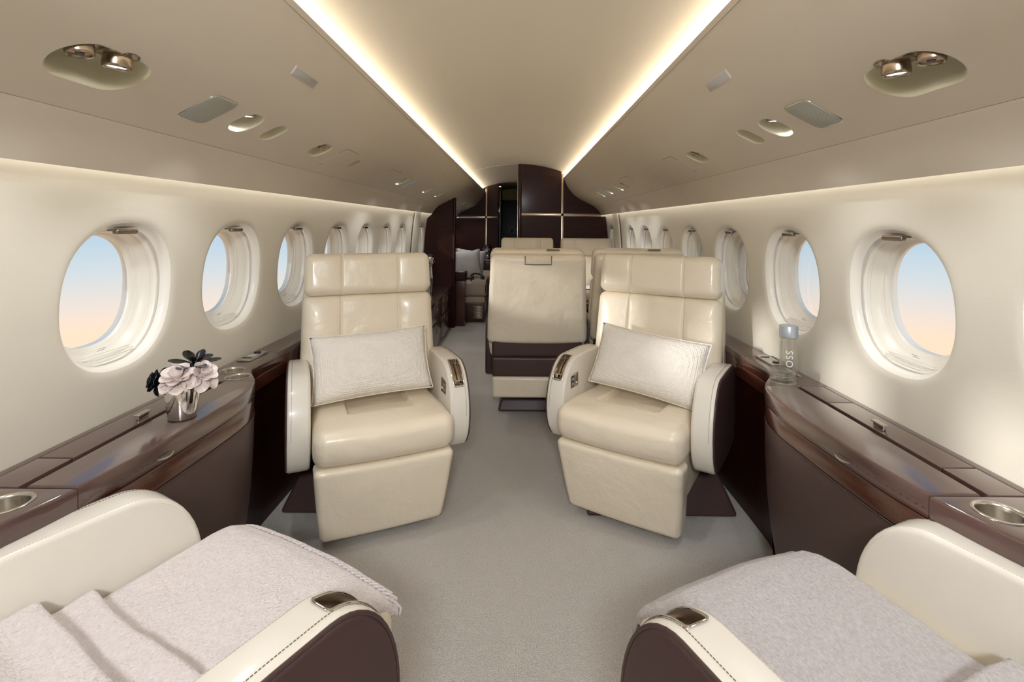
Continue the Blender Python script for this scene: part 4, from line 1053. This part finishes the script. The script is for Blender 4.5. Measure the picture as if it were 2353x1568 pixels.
def foil_flower(loc, r, base_z, label, vlabel, n=34):
    v_ = empty('vase', (loc[0], loc[1], base_z), 0, vlabel, 'vase')
    H_ = loc[2]-r*.7-base_z
    mk('cup', lathe([(.03, 0), (.034, .003), (.040, H_*.6), (.028, H_*.92), (.032, H_), (.028, H_), (.024, H_*.9), (.02, .01), (1e-5, .01)], 28), 'chrome', v_, 50)
    e = empty('foil_flower', loc, 0, label, 'flower', 'silver foil flowers')
    crumple((0, 0, 0), r, n, 'silver_foil', e)
    mk('core', lathe([(1e-5, -r*.75), (r*.6, -r*.4), (r*.75, 0), (r*.6, r*.4), (1e-5, r*.75)], 16), 'silver_foil', e)
    for (a, b, c_) in ((-.75, -.5, .65), (.1, -.5, .95), (.6, .1, .8)):
        q = Vector((a, b, c_)).normalized()
        mk('black_petal', xf(lathe([(1e-5, 0), (r*.45, .001), (r*.5, .003), (r*.45, .006), (1e-5, .007)], 18), T(*(q*r*.98)) @ q.to_track_quat('Z', 'Y').to_matrix().to_4x4()), 'petal_black', e)
foil_flower((-.955, 5.53, .95), .062, .555, 'crumpled silver flower ball behind the left chair headrest', 'slim chrome vase on the low credenza carrying a silver flower ball')

# ------------------------------------------------------------------ lounge behind the divider
ec = empty('end_cabinet', (0, 0, 0), 0, 'small dark wood end cabinet at the aisle edge beside the divan', 'cabinet')
mk('body', box(-.86, -.680, 6.62, 6.86, 0, .60, .006, 2), 'wood', ec); mk('top', box(-.865, -.675, 6.615, 6.865, .60, .716, .008, 3), 'wood_bulkhead', ec)
mk('tray', box(-.84, -.70, 6.64, 6.84, .716, .722, .002, 1), 'chrome', ec)
dv = empty('divan', (0, 0, 0), 0, 'beige divan with dark vented base in the lounge behind the divider', 'sofa')
mk('base', box(-1.13, -.44, 6.90, 8.68, 0, .265, .006, 2), 'wood', dv)
mk('seat_frame', rbox(.71, 1.80, .09, .02, (1, 1, 1), 3, c=(-.785, 7.79, .31)), 'sofa_leather', dv)
mk('seat_cushion', rbox(.73, 1.82, .20, .045, (4, 6, 2), 4, c=(-.775, 7.79, .458)), 'sofa_leather', dv)
mk('backrest', rbox(.15, 1.7, .40, .05, (2, 4, 4), 4, c=(-1.10, 7.80, .75)), 'sofa_leather', dv)
for i in range(11): mk('vent_slat', box(-.605, -.465, 6.892, 6.902, .055+.016*i, .064+.016*i, .001, 1), 'bronze_metal', dv)
tt = mk('throw_blanket', rbox(.20, .60, .022, .009, (6, 14, 1), 2, fn=lambda x, y, z: (x, y if y > 6.9 else 6.9-.012, z if y > 6.9 else z-(6.9-y)*1.4), c=(-.52, 7.08, .572)), 'sofa_leather'); tag(tt, 'beige throw folded over the near end of the divan', 'blanket')
hp = empty('headphones', (-.53, 7.04, .60), 20, 'black over-ear headphones lying on the end of the divan', 'headphones')
Hm = RX(-58)
mk('headband', xf(tube([(.085*cos(a), 0, .085*sin(a)) for a in [pi*(-.08+1.16*i/20) for i in range(21)]], .011, 10), T(-.03, 0, .012) @ RX(-60)), 'black_plastic', hp)
for q in (-1, 1):
    mt = T(-.03+q*.075, .0, .012) @ RX(-60) @ T(0, 0, -.028) @ RY(90)
    ecp = mk('ear_cup', xf(lathe([(1e-5, -.022), (.032, -.022), (.040, -.012), (.040, .010), (.034, .020), (1e-5, .020)], 24), mt), 'black_plastic', hp, 50)
    mk('cup_plate', xf(lathe([(1e-5, q*.0205), (.026, q*.0205), (.026, q*.0225), (1e-5, q*.0225)], 20), mt), 'steel', ecp)
pillow('cushion', .44, .44, .15, 'grey_cloth', T(-.735, 7.25, .765) @ RZ(8) @ RX(-16) @ RY(-5), 'square light grey cushion standing at the front on the divan', 'divan cushions', 3, .07, 'cushion')
pillow('cushion', .44, .44, .15, 'grey_cloth', T(-.695, 7.46, .765) @ RZ(5) @ RX(-16) @ RY(6), 'second light grey cushion half hidden behind the front one on the divan', 'divan cushions', 5, .07, 'cushion')
sc_ = empty('lounge_cabinet', (0, 0, 0), 0, 'dark wood cabinet between the divan and the far bulkhead', 'cabinet')
mk('body', box(-1.12, -.40, 8.74, 9.25, 0, .71, .005, 2), 'wood_bulkhead', sc_); mk('top', box(-1.13, -.39, 8.73, 9.26, .71, .74, .006, 2), 'wood_top', sc_)
foil_flower((-.52, 8.92, .895), .095, .74, 'crumpled silver flower ball before the far left bulkhead', 'short chrome vase on the lounge cabinet carrying a silver flower ball', 40)
